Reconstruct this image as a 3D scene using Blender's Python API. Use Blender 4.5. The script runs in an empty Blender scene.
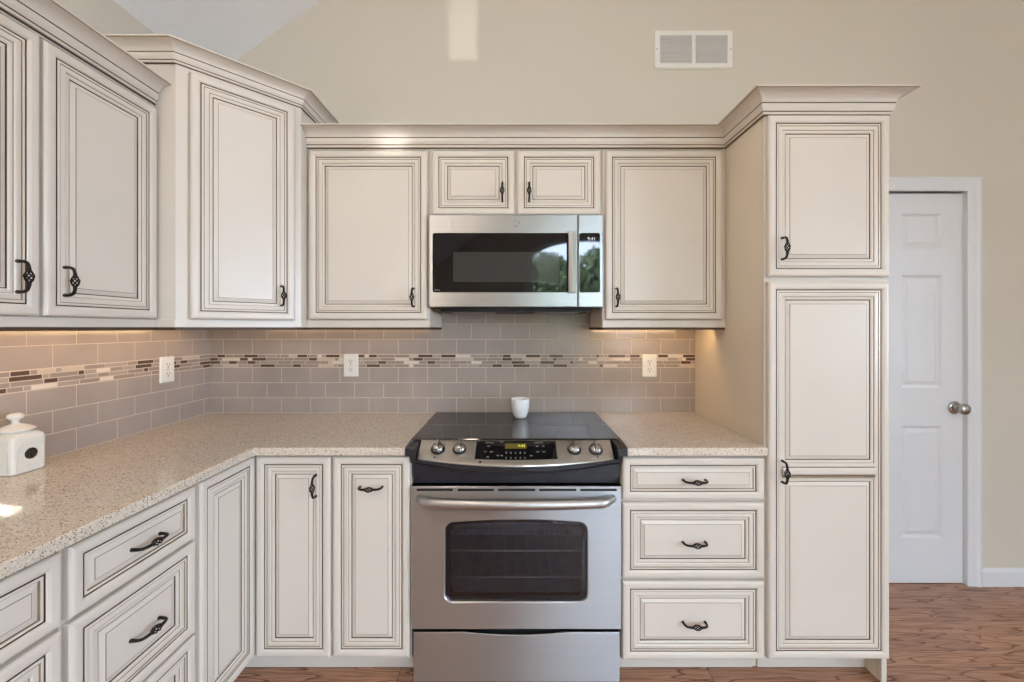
import bpy, bmesh, math, random
from mathutils import Matrix, Vector, Euler

C = bpy.context.scene.collection
sc = bpy.context.scene
random.seed(7)

# ------------------------------------------------------------------ camera
EYE = 1.372
FLOOR = -0.018
cam_d = bpy.data.cameras.new('camera')
cam = bpy.data.objects.new('camera', cam_d)
C.objects.link(cam)
cam.location = (0, 0, EYE)
cam.rotation_euler = (math.radians(90), 0, 0)
cam_d.sensor_width = 36.0
cam_d.lens = 408 / 1024 * 36.0
cam_d.shift_x = -2 / 1024
cam_d.shift_y = -13 / 1024
cam_d.clip_start = 0.05
sc.camera = cam

# ------------------------------------------------------------------ world, light, exposure
sc.view_settings.view_transform = 'Standard'
sc.view_settings.look = 'None'
sc.view_settings.gamma = 1.0
sc.view_settings.use_curve_mapping = False
sc.view_settings.exposure = 0.18

world = bpy.data.worlds.new('sky')
sc.world = world
world.use_nodes = True
wn = world.node_tree.nodes
bgn = wn['Background']
bgn.inputs['Color'].default_value = (0.66, 0.775, 1.0, 1)
bgn.inputs['Strength'].default_value = 24.0


def area(name, loc, size, power, color, target=None, spread=180, shape='RECTANGLE', portal=False, rot=None):
    d = bpy.data.lights.new(name, 'AREA')
    d.shape = shape
    d.size = size[0]
    d.size_y = size[1]
    d.energy = power
    d.color = color
    d.spread = math.radians(spread)
    o = bpy.data.objects.new(name, d)
    C.objects.link(o)
    o.location = loc
    if target is not None:
        o.rotation_euler = (Vector(target) - Vector(loc)).to_track_quat('-Z', 'Y').to_euler()
    if rot is not None:
        o.rotation_euler = rot
    if portal:
        d.cycles.is_portal = True
    return o


sun_d = bpy.data.lights.new('sun', 'SUN')
sun_d.energy = 25.0
sun_d.angle = math.radians(1)
sun_d.color = (1, 0.97, 0.92)
sun = bpy.data.objects.new('sun', sun_d)
C.objects.link(sun)
sun.rotation_euler = Vector((0.35, -0.7, -0.75)).to_track_quat('-Z', 'Y').to_euler()

WARM = (1.0, 0.85, 0.67)
# unseen warm fill lamps added under the vaulted ceiling (behind and above the camera)
FILL_LAMPS = [(-0.7, -0.2), (0.5, -0.9), (3.0, -0.5), (-0.7, -2.6), (1.8, -2.6), (3.6, -2.8)]
FILL_POWER = 9
# unseen uplight added behind the camera to brighten the vaulted ceiling
area('added_uplight', (-1.35, -1.7, 1.9), (0.4, 0.4), 29, (1.0, 0.88, 0.74), target=(-0.3, -0.4, 4.6), spread=150)
# daylight openings: portals guide the sky light in
area('window_portal', (1.6, -5.02, 1.9), (2.5, 2.7), 1, (1, 1, 1), target=(1.6, 0, 1.9), portal=True)
area('window_portal', (4.07, -5.02, 1.3), (1.85, 2.6), 1, (1, 1, 1), target=(4.1, 0, 1.2), portal=True)
area('window_portal', (5.22, -1.5, 1.6), (2.4, 1.6), 1, (1, 1, 1), target=(0, -1.5, 1.5), portal=True)
# lamps under the wall cabinets
UC = (1.0, 0.66, 0.34)
area('under_cabinet_lamp', (-1.46, 1.40, 1.3615), (1.25, 0.03), 2.0, UC, target=(-1.648, 1.40, 1.20))
area('under_cabinet_lamp', (-0.95, 2.02, 1.3615), (0.95, 0.03), 0.6, UC, target=(-0.95, 2.207, 1.20))
area('under_cabinet_lamp', (0.70, 2.02, 1.3615), (0.50, 0.03), 0.9, UC, target=(0.72, 2.207, 1.20))


def beam(loc, target, size, power, spread=1.0):
    """a narrow shaft of reflected sunlight"""
    return area('sun_glint', loc, size, power, (1.0, 0.97, 0.92), target=target, spread=spread)


beam((-0.275, -0.5, 3.24), (-0.275, 2.2, 3.24), (0.15, 0.83), 0.085, 0.6)
beam((-0.56, -0.5, 2.5), (-0.56, 1.85, 2.22), (0.13, 0.09), 0.035, 3.0)
beam((1.2, 0.6, 3.2), (-1.335, 1.01, 0.914), (0.065, 0.10), 1.1, 0.6)


# ------------------------------------------------------------------ materials
def lin(c):
    out = []
    for v in c:
        v = v / 255
        out.append(v / 12.92 if v <= 0.04045 else ((v + 0.055) / 1.055) ** 2.4)
    return (out[0], out[1], out[2], 1)


def base_mat(name, col, rough=0.5, metal=0.0, spec=0.5):
    m = bpy.data.materials.new(name)
    m.use_nodes = True
    b = m.node_tree.nodes['Principled BSDF']
    b.inputs['Base Color'].default_value = lin(col)
    b.inputs['Roughness'].default_value = rough
    b.inputs['Metallic'].default_value = metal
    b.inputs['Specular IOR Level'].default_value = spec
    return m, m.node_tree, b


def nd(nt, t, **kw):
    n = nt.nodes.new(t)
    for k, v in kw.items():
        if k in n.inputs:
            n.inputs[k].default_value = v
        else:
            setattr(n, k, v)
    return n


def ramp(nt, stops, interp='LINEAR'):
    r = nt.nodes.new('ShaderNodeValToRGB')
    r.color_ramp.interpolation = interp
    e = r.color_ramp.elements
    while len(e) < len(stops):
        e.new(0.5)
    for i, (p, c) in enumerate(stops):
        e[i].position = p
        e[i].color = c if len(c) == 4 else lin(c)
    return r


def noisy(name, col, rough=0.5, amp=0.04, scale=6.0, bump=0.0, bscale=200.0, spec=0.5, metal=0.0, bdist=0.002):
    """a colour with slight uneven variation and an optional fine bump"""
    m, nt, b = base_mat(name, col, rough, metal, spec)
    tc = nd(nt, 'ShaderNodeTexCoord')
    n = nd(nt, 'ShaderNodeTexNoise', Scale=scale, Detail=3.0)
    nt.links.new(tc.outputs['Object'], n.inputs['Vector'])
    c = lin(col)
    lo = tuple(v * (1 - amp) for v in c[:3]) + (1,)
    hi = tuple(min(1, v * (1 + amp)) for v in c[:3]) + (1,)
    r = ramp(nt, [(0.3, lo), (0.7, hi)])
    nt.links.new(n.outputs['Fac'], r.inputs['Fac'])
    nt.links.new(r.outputs['Color'], b.inputs['Base Color'])
    if bump > 0:
        bn = nd(nt, 'ShaderNodeTexNoise', Scale=bscale, Detail=2.0)
        nt.links.new(tc.outputs['Object'], bn.inputs['Vector'])
        bp = nd(nt, 'ShaderNodeBump', Strength=bump, Distance=bdist)
        nt.links.new(bn.outputs['Fac'], bp.inputs['Height'])
        nt.links.new(bp.outputs['Normal'], b.inputs['Normal'])
    return m


def stainless(name, col=(190, 188, 186), rough=0.38, aniso=0.93, along='X'):
    m, nt, b = base_mat(name, col, rough, 1.0)
    b.inputs['Anisotropic'].default_value = aniso
    tg = nd(nt, 'ShaderNodeTangent', direction_type='RADIAL', axis='Z')
    tc = nd(nt, 'ShaderNodeTexCoord')
    mp = nd(nt, 'ShaderNodeMapping')
    mp.inputs['Scale'].default_value = (1.5, 40, 420)
    nt.links.new(tc.outputs['Object'], mp.inputs['Vector'])
    n = nd(nt, 'ShaderNodeTexNoise', Scale=1.0, Detail=2.0)
    nt.links.new(mp.outputs['Vector'], n.inputs['Vector'])
    r = ramp(nt, [(0.3, tuple(v * 0.93 for v in lin(col)[:3]) + (1,)), (0.7, lin(col))])
    nt.links.new(n.outputs['Fac'], r.inputs['Fac'])
    nt.links.new(r.outputs['Color'], b.inputs['Base Color'])
    cx = nd(nt, 'ShaderNodeCombineXYZ', X=0.0, Y=0.0, Z=1.0)
    nt.links.new(cx.outputs['Vector'], b.inputs['Tangent'])
    return m


def quartz():
    m, nt, b = base_mat('speckled_quartz', (205, 192, 172), 0.09)
    tc = nd(nt, 'ShaderNodeTexCoord')
    v1 = nd(nt, 'ShaderNodeTexVoronoi', Scale=360.0)
    v2 = nd(nt, 'ShaderNodeTexVoronoi', Scale=220.0)
    n1 = nd(nt, 'ShaderNodeTexNoise', Scale=14.0, Detail=4.0)
    for v in (v1, v2, n1):
        nt.links.new(tc.outputs['Object'], v.inputs['Vector'])
    s1 = nd(nt, 'ShaderNodeSeparateColor')
    nt.links.new(v1.outputs['Color'], s1.inputs['Color'])
    r1 = ramp(nt, [(0.0, (132, 108, 88)), (0.05, (198, 181, 160)), (0.18, (216, 202, 184)), (0.48, (221, 209, 192)),
                   (0.72, (225, 214, 198)), (0.94, (233, 224, 210))], 'CONSTANT')
    nt.links.new(s1.outputs['Red'], r1.inputs['Fac'])
    s2 = nd(nt, 'ShaderNodeSeparateColor')
    nt.links.new(v2.outputs['Color'], s2.inputs['Color'])
    d = nd(nt, 'ShaderNodeMath', operation='LESS_THAN')
    d.inputs[1].default_value = 0.10
    nt.links.new(s2.outputs['Green'], d.inputs[0])
    dd = nd(nt, 'ShaderNodeMath', operation='LESS_THAN')
    dd.inputs[1].default_value = 0.34
    nt.links.new(v2.outputs['Distance'], dd.inputs[0])
    mu = nd(nt, 'ShaderNodeMath', operation='MULTIPLY')
    nt.links.new(d.outputs[0], mu.inputs[0])
    nt.links.new(dd.outputs[0], mu.inputs[1])
    mx = nd(nt, 'ShaderNodeMix', data_type='RGBA')
    nt.links.new(mu.outputs[0], mx.inputs['Factor'])
    nt.links.new(r1.outputs['Color'], mx.inputs[6])
    mx.inputs[7].default_value = lin((54, 44, 38))
    nt.links.new(mx.outputs[2], b.inputs['Base Color'])
    return m


def oak_floor():
    m, nt, b = base_mat('oak_planks', (140, 98, 74), 0.2)
    g = nd(nt, 'ShaderNodeTexCoord')
    br = nd(nt, 'ShaderNodeTexBrick', offset=0.37, offset_frequency=2, squash=1.0)
    br.inputs['Color1'].default_value = (0, 0, 0, 1)
    br.inputs['Color2'].default_value = (1, 1, 1, 1)
    br.inputs['Mortar'].default_value = (0.5, 0.5, 0.5, 1)
    br.inputs['Scale'].default_value = 1.0
    br.inputs['Mortar Size'].default_value = 0.0009
    br.inputs['Mortar Smooth'].default_value = 0.0
    br.inputs['Bias'].default_value = 0.0
    br.inputs['Brick Width'].default_value = 1.25
    br.inputs['Row Height'].default_value = 0.088
    nt.links.new(g.outputs['Object'], br.inputs['Vector'])
    # every plank samples the grain from a place of its own
    sx = nd(nt, 'ShaderNodeVectorMath', operation='MULTIPLY')
    sx.inputs[1].default_value = (7.3, 3.1, 5.7)
    nt.links.new(br.outputs['Color'], sx.inputs[0])
    ad = nd(nt, 'ShaderNodeVectorMath', operation='ADD')
    nt.links.new(g.outputs['Object'], ad.inputs[0])
    nt.links.new(sx.outputs[0], ad.inputs[1])
    mp = nd(nt, 'ShaderNodeMapping')
    mp.inputs['Scale'].default_value = (1.4, 12.0, 1.0)
    nt.links.new(ad.outputs[0], mp.inputs['Vector'])
    nz = nd(nt, 'ShaderNodeTexNoise', Scale=1.0, Detail=2.0, Roughness=0.45)
    nt.links.new(mp.outputs['Vector'], nz.inputs['Vector'])
    ml = nd(nt, 'ShaderNodeMath', operation='MULTIPLY')
    ml.inputs[1].default_value = 11.0
    nt.links.new(nz.outputs['Fac'], ml.inputs[0])
    fr = nd(nt, 'ShaderNodeMath', operation='FRACT')
    nt.links.new(ml.outputs[0], fr.inputs[0])
    gr = ramp(nt, [(0.0, (116, 76, 54)), (0.05, (130, 88, 64)), (0.14, (172, 127, 100)), (0.95, (181, 136, 108)), (1.0, (124, 82, 59))])
    nt.links.new(fr.outputs[0], gr.inputs['Fac'])
    # pores
    mp2 = nd(nt, 'ShaderNodeMapping')
    mp2.inputs['Scale'].default_value = (7.0, 170.0, 1.0)
    nt.links.new(ad.outputs[0], mp2.inputs['Vector'])
    n2 = nd(nt, 'ShaderNodeTexNoise', Scale=1.0, Detail=2.0)
    nt.links.new(mp2.outputs['Vector'], n2.inputs['Vector'])
    pr = ramp(nt, [(0.36, (0.66, 0.63, 0.60, 1)), (0.56, (1.04, 1.04, 1.04, 1))])
    nt.links.new(n2.outputs['Fac'], pr.inputs['Fac'])
    m1 = nd(nt, 'ShaderNodeMix', data_type='RGBA', blend_type='MULTIPLY')
    m1.inputs['Factor'].default_value = 1.0
    nt.links.new(gr.outputs['Color'], m1.inputs[6])
    nt.links.new(pr.outputs['Color'], m1.inputs[7])
    pl = ramp(nt, [(0.0, (0.88, 0.86, 0.85, 1)), (1.0, (1.08, 1.05, 1.0, 1))])
    nt.links.new(br.outputs['Color'], pl.inputs['Fac'])
    m2 = nd(nt, 'ShaderNodeMix', data_type='RGBA', blend_type='MULTIPLY')
    m2.inputs['Factor'].default_value = 1.0
    nt.links.new(m1.outputs[2], m2.inputs[6])
    nt.links.new(pl.outputs['Color'], m2.inputs[7])
    m3 = nd(nt, 'ShaderNodeMix', data_type='RGBA')
    nt.links.new(br.outputs['Fac'], m3.inputs['Factor'])
    nt.links.new(m2.outputs[2], m3.inputs[6])
    m3.inputs[7].default_value = lin((70, 44, 32))
    nt.links.new(m3.outputs[2], b.inputs['Base Color'])
    return m


def tile_mat(name, col, rough=0.16):
    m, nt, b = base_mat(name, col, rough)
    tc = nd(nt, 'ShaderNodeTexCoord')
    n = nd(nt, 'ShaderNodeTexNoise', Scale=9.0, Detail=1.0)
    nt.links.new(tc.outputs['Object'], n.inputs['Vector'])
    bp = nd(nt, 'ShaderNodeBump', Strength=0.25, Distance=0.004)
    nt.links.new(n.outputs['Fac'], bp.inputs['Height'])
    nt.links.new(bp.outputs['Normal'], b.inputs['Normal'])
    n3 = nd(nt, 'ShaderNodeTexNoise', Scale=5.0, Detail=2.0)
    nt.links.new(tc.outputs['Object'], n3.inputs['Vector'])
    c = lin(col)[:3]
    r = ramp(nt, [(0.3, tuple(v * 0.93 for v in c) + (1,)), (0.7, tuple(v * 1.06 for v in c) + (1,))])
    nt.links.new(n3.outputs['Fac'], r.inputs['Fac'])
    nt.links.new(r.outputs['Color'], b.inputs['Base Color'])
    return m


def emit(name, col, s):
    m, nt, b = base_mat(name, (10, 10, 10), 0.4)
    b.inputs['Emission Color'].default_value = lin(col)
    b.inputs['Emission Strength'].default_value = s
    return m


def pane_mat():
    m = bpy.data.materials.new('window_glass')
    m.use_nodes = True
    nt = m.node_tree
    nt.nodes.clear()
    o = nd(nt, 'ShaderNodeOutputMaterial')
    t = nd(nt, 'ShaderNodeBsdfTransparent')
    t.inputs['Color'].default_value = (0.94, 0.96, 0.95, 1)
    g = nd(nt, 'ShaderNodeBsdfGlossy', Roughness=0.02)
    f = nd(nt, 'ShaderNodeFresnel', IOR=1.45)
    mx = nd(nt, 'ShaderNodeMixShader')
    nt.links.new(f.outputs[0], mx.inputs[0])
    nt.links.new(t.outputs[0], mx.inputs[1])
    nt.links.new(g.outputs[0], mx.inputs[2])
    nt.links.new(mx.outputs[0], o.inputs['Surface'])
    return m


def tinted(name, tint, ior=1.5, rough=0.02):
    m = pane_mat()
    m.name = name
    for n in m.node_tree.nodes:
        if n.type == 'BSDF_TRANSPARENT':
            n.inputs['Color'].default_value = tint
        if n.type == 'FRESNEL':
            n.inputs['IOR'].default_value = ior
        if n.type == 'BSDF_GLOSSY':
            n.inputs['Roughness'].default_value = rough
    return m


CREAM = noisy('cream_paint', (221, 212, 200), 0.32, 0.02, 4.0)
GLAZE = noisy('brown_glaze', (84, 62, 40), 0.45, 0.25, 30.0)
GLAZE2 = noisy('thin_glaze', (146, 126, 100), 0.4, 0.15, 25.0)
SIDE_LIT = noisy('cream_side_lit', (230, 217, 196), 0.4, 0.02, 4.0)  # cream lightened and warmed: bounced light on the sides put into the colour
WALL = noisy('beige_wall_paint', (213, 205, 191), 0.75, 0.015, 1.2, 0.12, 140.0)
CEIL = noisy('white_ceiling', (243, 243, 245), 0.9, 0.02, 3.0, 0.6, 45.0, bdist=0.006)
WHITE = noisy('white_trim_paint', (226, 227, 229), 0.35, 0.01, 3.0)
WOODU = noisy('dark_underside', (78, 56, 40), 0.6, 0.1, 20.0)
QUARTZ = quartz()
OAK = oak_floor()
TILE = tile_mat('taupe_tile', (171, 158, 149))
GROUT = noisy('grout', (206, 190, 174), 0.8, 0.05, 60.0)
MOS = [tile_mat('mosaic_brown', (94, 74, 64), 0.2), tile_mat('mosaic_taupe', (158, 144, 134), 0.12),
       tile_mat('mosaic_grey', (172, 160, 150), 0.12), tile_mat('mosaic_beige', (206, 188, 170), 0.25),
       tile_mat('mosaic_cream', (226, 214, 200), 0.25)]
STEEL = stainless('brushed_steel', (186, 186, 188))
STEELM = stainless('microwave_steel', (184, 184, 184), 0.32, 0.6)
STEELP = stainless('satin_steel', (205, 200, 192), 0.3, 0.5)
BLACK = noisy('black_enamel', (34, 36, 42), 0.3, 0.1, 20.0)
BLACKM = noisy('black_plastic', (20, 20, 22), 0.5, 0.1, 20.0)
GLASSB = noisy('black_glass', (10, 10, 12), 0.03, 0.1, 5.0, spec=0.65)
GLASSM = noisy('oven_screen', (58, 58, 56), 0.05, 0.1, 200.0)
COOK = noisy('cooktop_glass', (16, 16, 18), 0.05, 0.1, 5.0, spec=0.65)
IRON = noisy('oiled_bronze', (40, 33, 28), 0.38, 0.2, 60.0, metal=0.6)
BRONZE = noisy('brown_bronze', (74, 52, 40), 0.38, 0.2, 60.0, metal=0.6)
NICKEL = noisy('satin_nickel', (176, 174, 170), 0.25, 0.03, 20.0, metal=1.0)
CERAM = noisy('white_ceramic', (236, 232, 222), 0.18, 0.015, 12.0)
PLAST = noisy('white_plastic', (236, 234, 228), 0.35, 0.01, 20.0)
DARK = noisy('slot_dark', (60, 54, 48), 0.6, 0.1, 20.0)
MARK = noisy('grey_print', (170, 170, 168), 0.5, 0.05, 20.0)
KEYP = noisy('key_print', (112, 112, 112), 0.5, 0.05, 20.0)
AMBER = emit('amber_display', (120, 104, 30), 0.55)
DIGIT = emit('lit_digit', (226, 238, 90), 1.3)
DIGITW = emit('white_digit', (220, 225, 230), 1.0)
PANE = pane_mat()
OVENGL = tinted('oven_window_glass', (0.80, 0.81, 0.84, 1), 1.5, 0.2)
RACK = noisy('rack_wire', (150, 150, 150), 0.4, 0.05, 30.0, metal=0.5)
CAVITY = noisy('oven_enamel', (128, 130, 136), 0.45, 0.15, 30.0)
LEAF = noisy('leaf_green', (118, 132, 98), 0.5, 0.35, 2.0)
BARK = noisy('bark', (88, 70, 54), 0.9, 0.3, 10.0)
LAWN = noisy('lawn_green', (104, 128, 72), 0.9, 0.3, 3.0)
GREYV = noisy('vent_louver', (214, 212, 208), 0.4, 0.02, 20.0)
FILTER = noisy('filter_mesh', (150, 148, 144), 0.4, 0.2, 150.0, metal=0.7)


# ------------------------------------------------------------------ mesh builder
class MB:
    def __init__(self, T=None):
        self.v, self.f, self.m, self.s = [], [], [], []
        self.T = T or Matrix.Identity(4)
        self.M = Matrix.Identity(4)

    def vert(self, p):
        self.v.append(self.T @ (self.M @ Vector(p)))
        return len(self.v) - 1

    def face(self, idx, mat=0, smooth=False):
        self.f.append(tuple(idx))
        self.m.append(mat)
        self.s.append(smooth)

    def poly(self, pts, mat=0):
        self.face([self.vert(p) for p in pts], mat)

    def box(self, x0, x1, y0, y1, z0, z1, mat=0):
        i = [self.vert((x, y, z)) for z in (z0, z1) for y in (y0, y1) for x in (x0, x1)]
        for q in ((0, 2, 3, 1), (4, 5, 7, 6), (0, 1, 5, 4), (2, 6, 7, 3), (0, 4, 6, 2), (1, 3, 7, 5)):
            self.face([i[k] for k in q], mat)

    def loops(self, loops, mats=None, closed=True, cap0=False, cap1=False, smooth=False, wrap=False):
        """bridges loops of points that share a count"""
        ids = [[self.vert(p) for p in L] for L in loops]
        n = len(ids[0])
        rng = range(len(ids) if wrap else len(ids) - 1)
        for a in rng:
            A, B = ids[a], ids[(a + 1) % len(ids)]
            mt = mats[a] if mats else 0
            for k in range(n if closed else n - 1):
                k2 = (k + 1) % n
                self.face((A[k], A[k2], B[k2], B[k]), mt, smooth)
        if cap0:
            self.face(list(reversed(ids[0])), mats[0] if mats else 0)
        if cap1:
            self.face(ids[-1], mats[-1] if mats else 0)
        return ids

    def prism(self, pts, z0, z1, mat=0):
        self.loops([[(x, y, z0) for x, y in pts], [(x, y, z1) for x, y in pts]], [mat], cap0=True, cap1=True)

    def prism_y(self, pts, y0, y1, mat=0):
        self.loops([[(x, y0, z) for x, z in pts], [(x, y1, z) for x, z in pts]], [mat], cap0=True, cap1=True)

    def tube(self, path, r, n=8, mat=0, smooth=True, cap=True):
        path = [Vector(p) for p in path]
        if not isinstance(r, (list, tuple)):
            r = [r] * len(path)
        loops = []
        up = Vector((0.123, 0.31, 0.94))
        for i, p in enumerate(path):
            d = (path[min(i + 1, len(path) - 1)] - path[max(i - 1, 0)]).normalized()
            a = d.cross(up)
            if a.length < 0.05:
                a = d.cross(Vector((1, 0, 0)))
            a.normalize()
            b = d.cross(a)
            loops.append([p + (a * math.cos(t) + b * math.sin(t)) * r[i] for t in [2 * math.pi * k / n for k in range(n)]])
        self.loops(loops, [mat] * len(loops), cap0=cap, cap1=cap, smooth=smooth)

    def lathe(self, prof, c, n=32, mat=0, axis='Z', smooth=True, mats=None):
        loops = []
        for r, h in prof:
            L = []
            for k in range(n):
                t = 2 * math.pi * k / n
                if axis == 'Z':
                    L.append((c[0] + r * math.cos(t), c[1] + r * math.sin(t), c[2] + h))
                else:   # towards -Y
                    L.append((c[0] + r * math.cos(t), c[1] - h, c[2] + r * math.sin(t)))
            loops.append(L)
        self.loops(loops, mats or [mat] * len(loops), smooth=smooth, cap0=prof[0][0] > 1e-6, cap1=prof[-1][0] > 1e-6)

    def build(self, name, mats, parent=None, bevel=0.0, keep=False):
        me = bpy.data.meshes.new(name)
        me.from_pydata([tuple(v) for v in self.v], [], self.f)
        for m in (mats if isinstance(mats, (list, tuple)) else [mats]):
            me.materials.append(m)
        for p, mi, s in zip(me.polygons, self.m, self.s):
            p.material_index = mi
            p.use_smooth = s
        bm = bmesh.new()
        bm.from_mesh(me)
        bmesh.ops.remove_doubles(bm, verts=bm.verts, dist=1e-6)
        if not keep:
            bmesh.ops.recalc_face_normals(bm, faces=bm.faces)
        bm.to_mesh(me)
        bm.free()
        o = bpy.data.objects.new(name, me)
        C.objects.link(o)
        if parent is not None:
            o.parent = parent
        if bevel > 0:
            bv = o.modifiers.new('edge', 'BEVEL')
            bv.width = bevel
            bv.segments = 2
            bv.limit_method = 'ANGLE'
            bv.angle_limit = math.radians(35)
        return o


def thing(name, label, cat, loc, rz=0.0, group=None):
    o = bpy.data.objects.new(name, None)
    C.objects.link(o)
    o.empty_display_size = 0.1
    o.location = loc
    o.rotation_euler = (0, 0, rz)
    tag(o, label, cat, group)
    return o


def tag(o, label, cat, group=None):
    o['label'] = label
    o['category'] = cat
    if group:
        o['group'] = group
    return o


def struct(o):
    o['kind'] = 'structure'
    return o


def inv(loc):
    return Matrix.Translation(-Vector(loc))


def rr(x0, x1, z0, z1, r, y, n=5):
    """rounded rectangle in the XZ plane"""
    L = []
    for cx, cz, a in ((x1 - r, z1 - r, 0), (x0 + r, z1 - r, 90), (x0 + r, z0 + r, 180), (x1 - r, z0 + r, 270)):
        for k in range(n):
            t = math.radians(a + 90 * k / (n - 1))
            L.append((cx + r * math.cos(t), y, cz + r * math.sin(t)))
    return L


# ------------------------------------------------------------------ cabinet door and pull
# (distance from the outer edge, height above the groove-free face, material of the strip leading here)
P_FULL = [(0.0, -0.007, 0), (0.0008, -0.0055, 0), (0.003, -0.0025, 0), (0.007, -0.0005, 0), (0.012, 0.0, 0), (0.022, -0.0004, 0), (0.0275, -0.0025, 0),
          (0.0300, -0.0055, 0), (0.0305, -0.0095, 1), (0.0333, -0.0095, 1), (0.0336, -0.0055, 1), (0.0400, -0.0045, 0), (0.0405, -0.0058, 2),
          (0.0425, -0.0062, 2), (0.0535, -0.0050, 0), (0.0575, -0.0070, 0), (0.0590, -0.0085, 2), (0.0650, -0.0085, 0), (0.0690, -0.0105, 0), (0.0695, -0.0140, 1),
          (0.0718, -0.0140, 1), (0.0722, -0.0120, 0), (0.0850, -0.0080, 0), (0.0852, -0.0070, 2), (0.0866, -0.0068, 2)]
P_SLIM = [(0.0, -0.007, 0), (0.0008, -0.0055, 0), (0.003, -0.0025, 0), (0.007, -0.0005, 0), (0.012, 0.0, 0), (0.022, -0.0004, 0), (0.0275, -0.0025, 0),
          (0.0300, -0.0055, 0), (0.0305, -0.0100, 1), (0.0333, -0.0100, 1), (0.0336, -0.0060, 1), (0.0395, -0.0060, 0), (0.0400, -0.0095, 2),
          (0.0420, -0.0095, 2), (0.0425, -0.0090, 0), (0.0560, -0.0055, 0), (0.0562, -0.0045, 2), (0.0575, -0.0043, 2)]
DMATS = [CREAM, GLAZE, GLAZE2]


def door(mb, x0, x1, z0, z1, y, prof=P_FULL, thick=0.022, mid=None):
    """raised-panel front; y is the plane of its face, looking down -Y"""
    def rect(d, h, a0=x0, a1=x1, b0=z0, b1=z1):
        return [(a0 + d, y - h, b0 + d), (a1 - d, y - h, b0 + d), (a1 - d, y - h, b1 - d), (a0 + d, y - h, b1 - d)]
    mb.poly(list(reversed(rect(0, -thick))), 0)
    if mid is None:
        loops = [rect(0, -thick)] + [rect(d, h) for d, h, m in prof]
        mb.loops(loops, [m for d, h, m in prof], cap1=False)
        mb.poly(rect(prof[-1][0], prof[-1][1]), 0)
        return
    k = 15   # the outer frame goes round both panels, the inner steps round each
    outer = prof[:k]
    dk, hk = outer[-1][0], outer[-1][1]
    mb.loops([rect(0, -thick)] + [rect(d, h) for d, h, m in outer], [m for d, h, m in outer])
    X0, X1, Z0, Z1 = x0 + dk, x1 - dk, z0 + dk, z1 - dk
    hw = 0.026
    for b0, b1 in ((Z0, mid - hw), (mid + hw, Z1)):
        inner = [(d - dk, h, m) for d, h, m in prof[k - 1:]]
        mb.loops([rect(d, h, X0, X1, b0, b1) for d, h, m in inner], [m for d, h, m in inner[1:]])
        mb.poly(rect(inner[-1][0], inner[-1][1], X0, X1, b0, b1), 0)
    # the moulded rail between the two panels
    st = [(-hw, hk, 0), (-0.019, hk, 2), (-0.0175, hk - 0.003, 1), (-0.0150, hk, 0), (-0.008, hk + 0.005, 0), (0.006, hk + 0.005, 0), (0.0135, hk, 0), (0.0155, hk - 0.003, 1), (0.017, hk, 2), (hw, hk, 0)]
    mb.loops([[(X0, y - h, mid + s), (X1, y - h, mid + s)] for s, h, m in st], [m for s, h, m in st[1:]], closed=False)


def pull(mb, L=0.082):
    """birdcage pull lying along local X, feet on the plane y=0, standing off towards -Y"""
    h = L / 2
    for s in (-1, 1):
        mb.tube([(s * h, 0.001, 0), (s * h, -0.010, 0), (s * (h - 0.001), -0.019, 0), (s * (h - 0.005), -0.026, 0),
                 (s * (h - 0.012), -0.0295, 0), (s * 0.022, -0.031, 0), (s * 0.015, -0.0312, 0)],
                [0.0055, 0.0045, 0.0043, 0.0043, 0.0042, 0.0046, 0.005], 8)
    for q in range(6):
        path = []
        for k in range(11):
            u = k / 10
            r = 0.0025 + 0.0068 * math.sin(math.pi * u)
            t = q * math.pi / 3 + u * math.pi * 0.9
            path.append((-0.017 + 0.034 * u, -0.0312 + r * math.cos(t), r * math.sin(t)))
        mb.tube(path, 0.0020, 6)


VERT = Matrix.Rotation(math.radians(90), 4, 'Y')


def add_pull(parent, T, x, y, z, vertical, L=0.082, name='handle', mat=None):
    mb = MB(T)
    mb.M = Matrix.Translation((x, y, z)) @ (VERT if vertical else Matrix.Identity(4))
    pull(mb, L)
    return mb.build(name, mat or IRON, parent)


def sweep(mb, path, prof, mats, caps=True):
    """sweeps a closed (outward, z) profile along a plan path with mitred corners; outward is to the right"""
    P = [Vector((x, y)) for x, y in path]
    N = []
    for i in range(len(P)):
        ns = []
        if i > 0:
            d = (P[i] - P[i - 1]).normalized()
            ns.append(Vector((d.y, -d.x)))
        if i < len(P) - 1:
            d = (P[i + 1] - P[i]).normalized()
            ns.append(Vector((d.y, -d.x)))
        if len(ns) == 2:
            N.append((ns[0] + ns[1]) / (1 + ns[0].dot(ns[1])))
        else:
            N.append(ns[0])
    rows = [[(P[i].x + N[i].x * o, P[i].y + N[i].y * o, z) for o, z in prof] for i in range(len(P))]
    ids = [[mb.vert(p) for p in r] for r in rows]
    n = len(prof)
    for a in range(len(ids) - 1):
        for k in range(n):
            k2 = (k + 1) % n
            mb.face((ids[a][k], ids[a][k2], ids[a + 1][k2], ids[a + 1][k]), mats[k])
    if caps:
        mb.face(list(reversed(ids[0])), 0)
        mb.face(ids[-1], 0)


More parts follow.
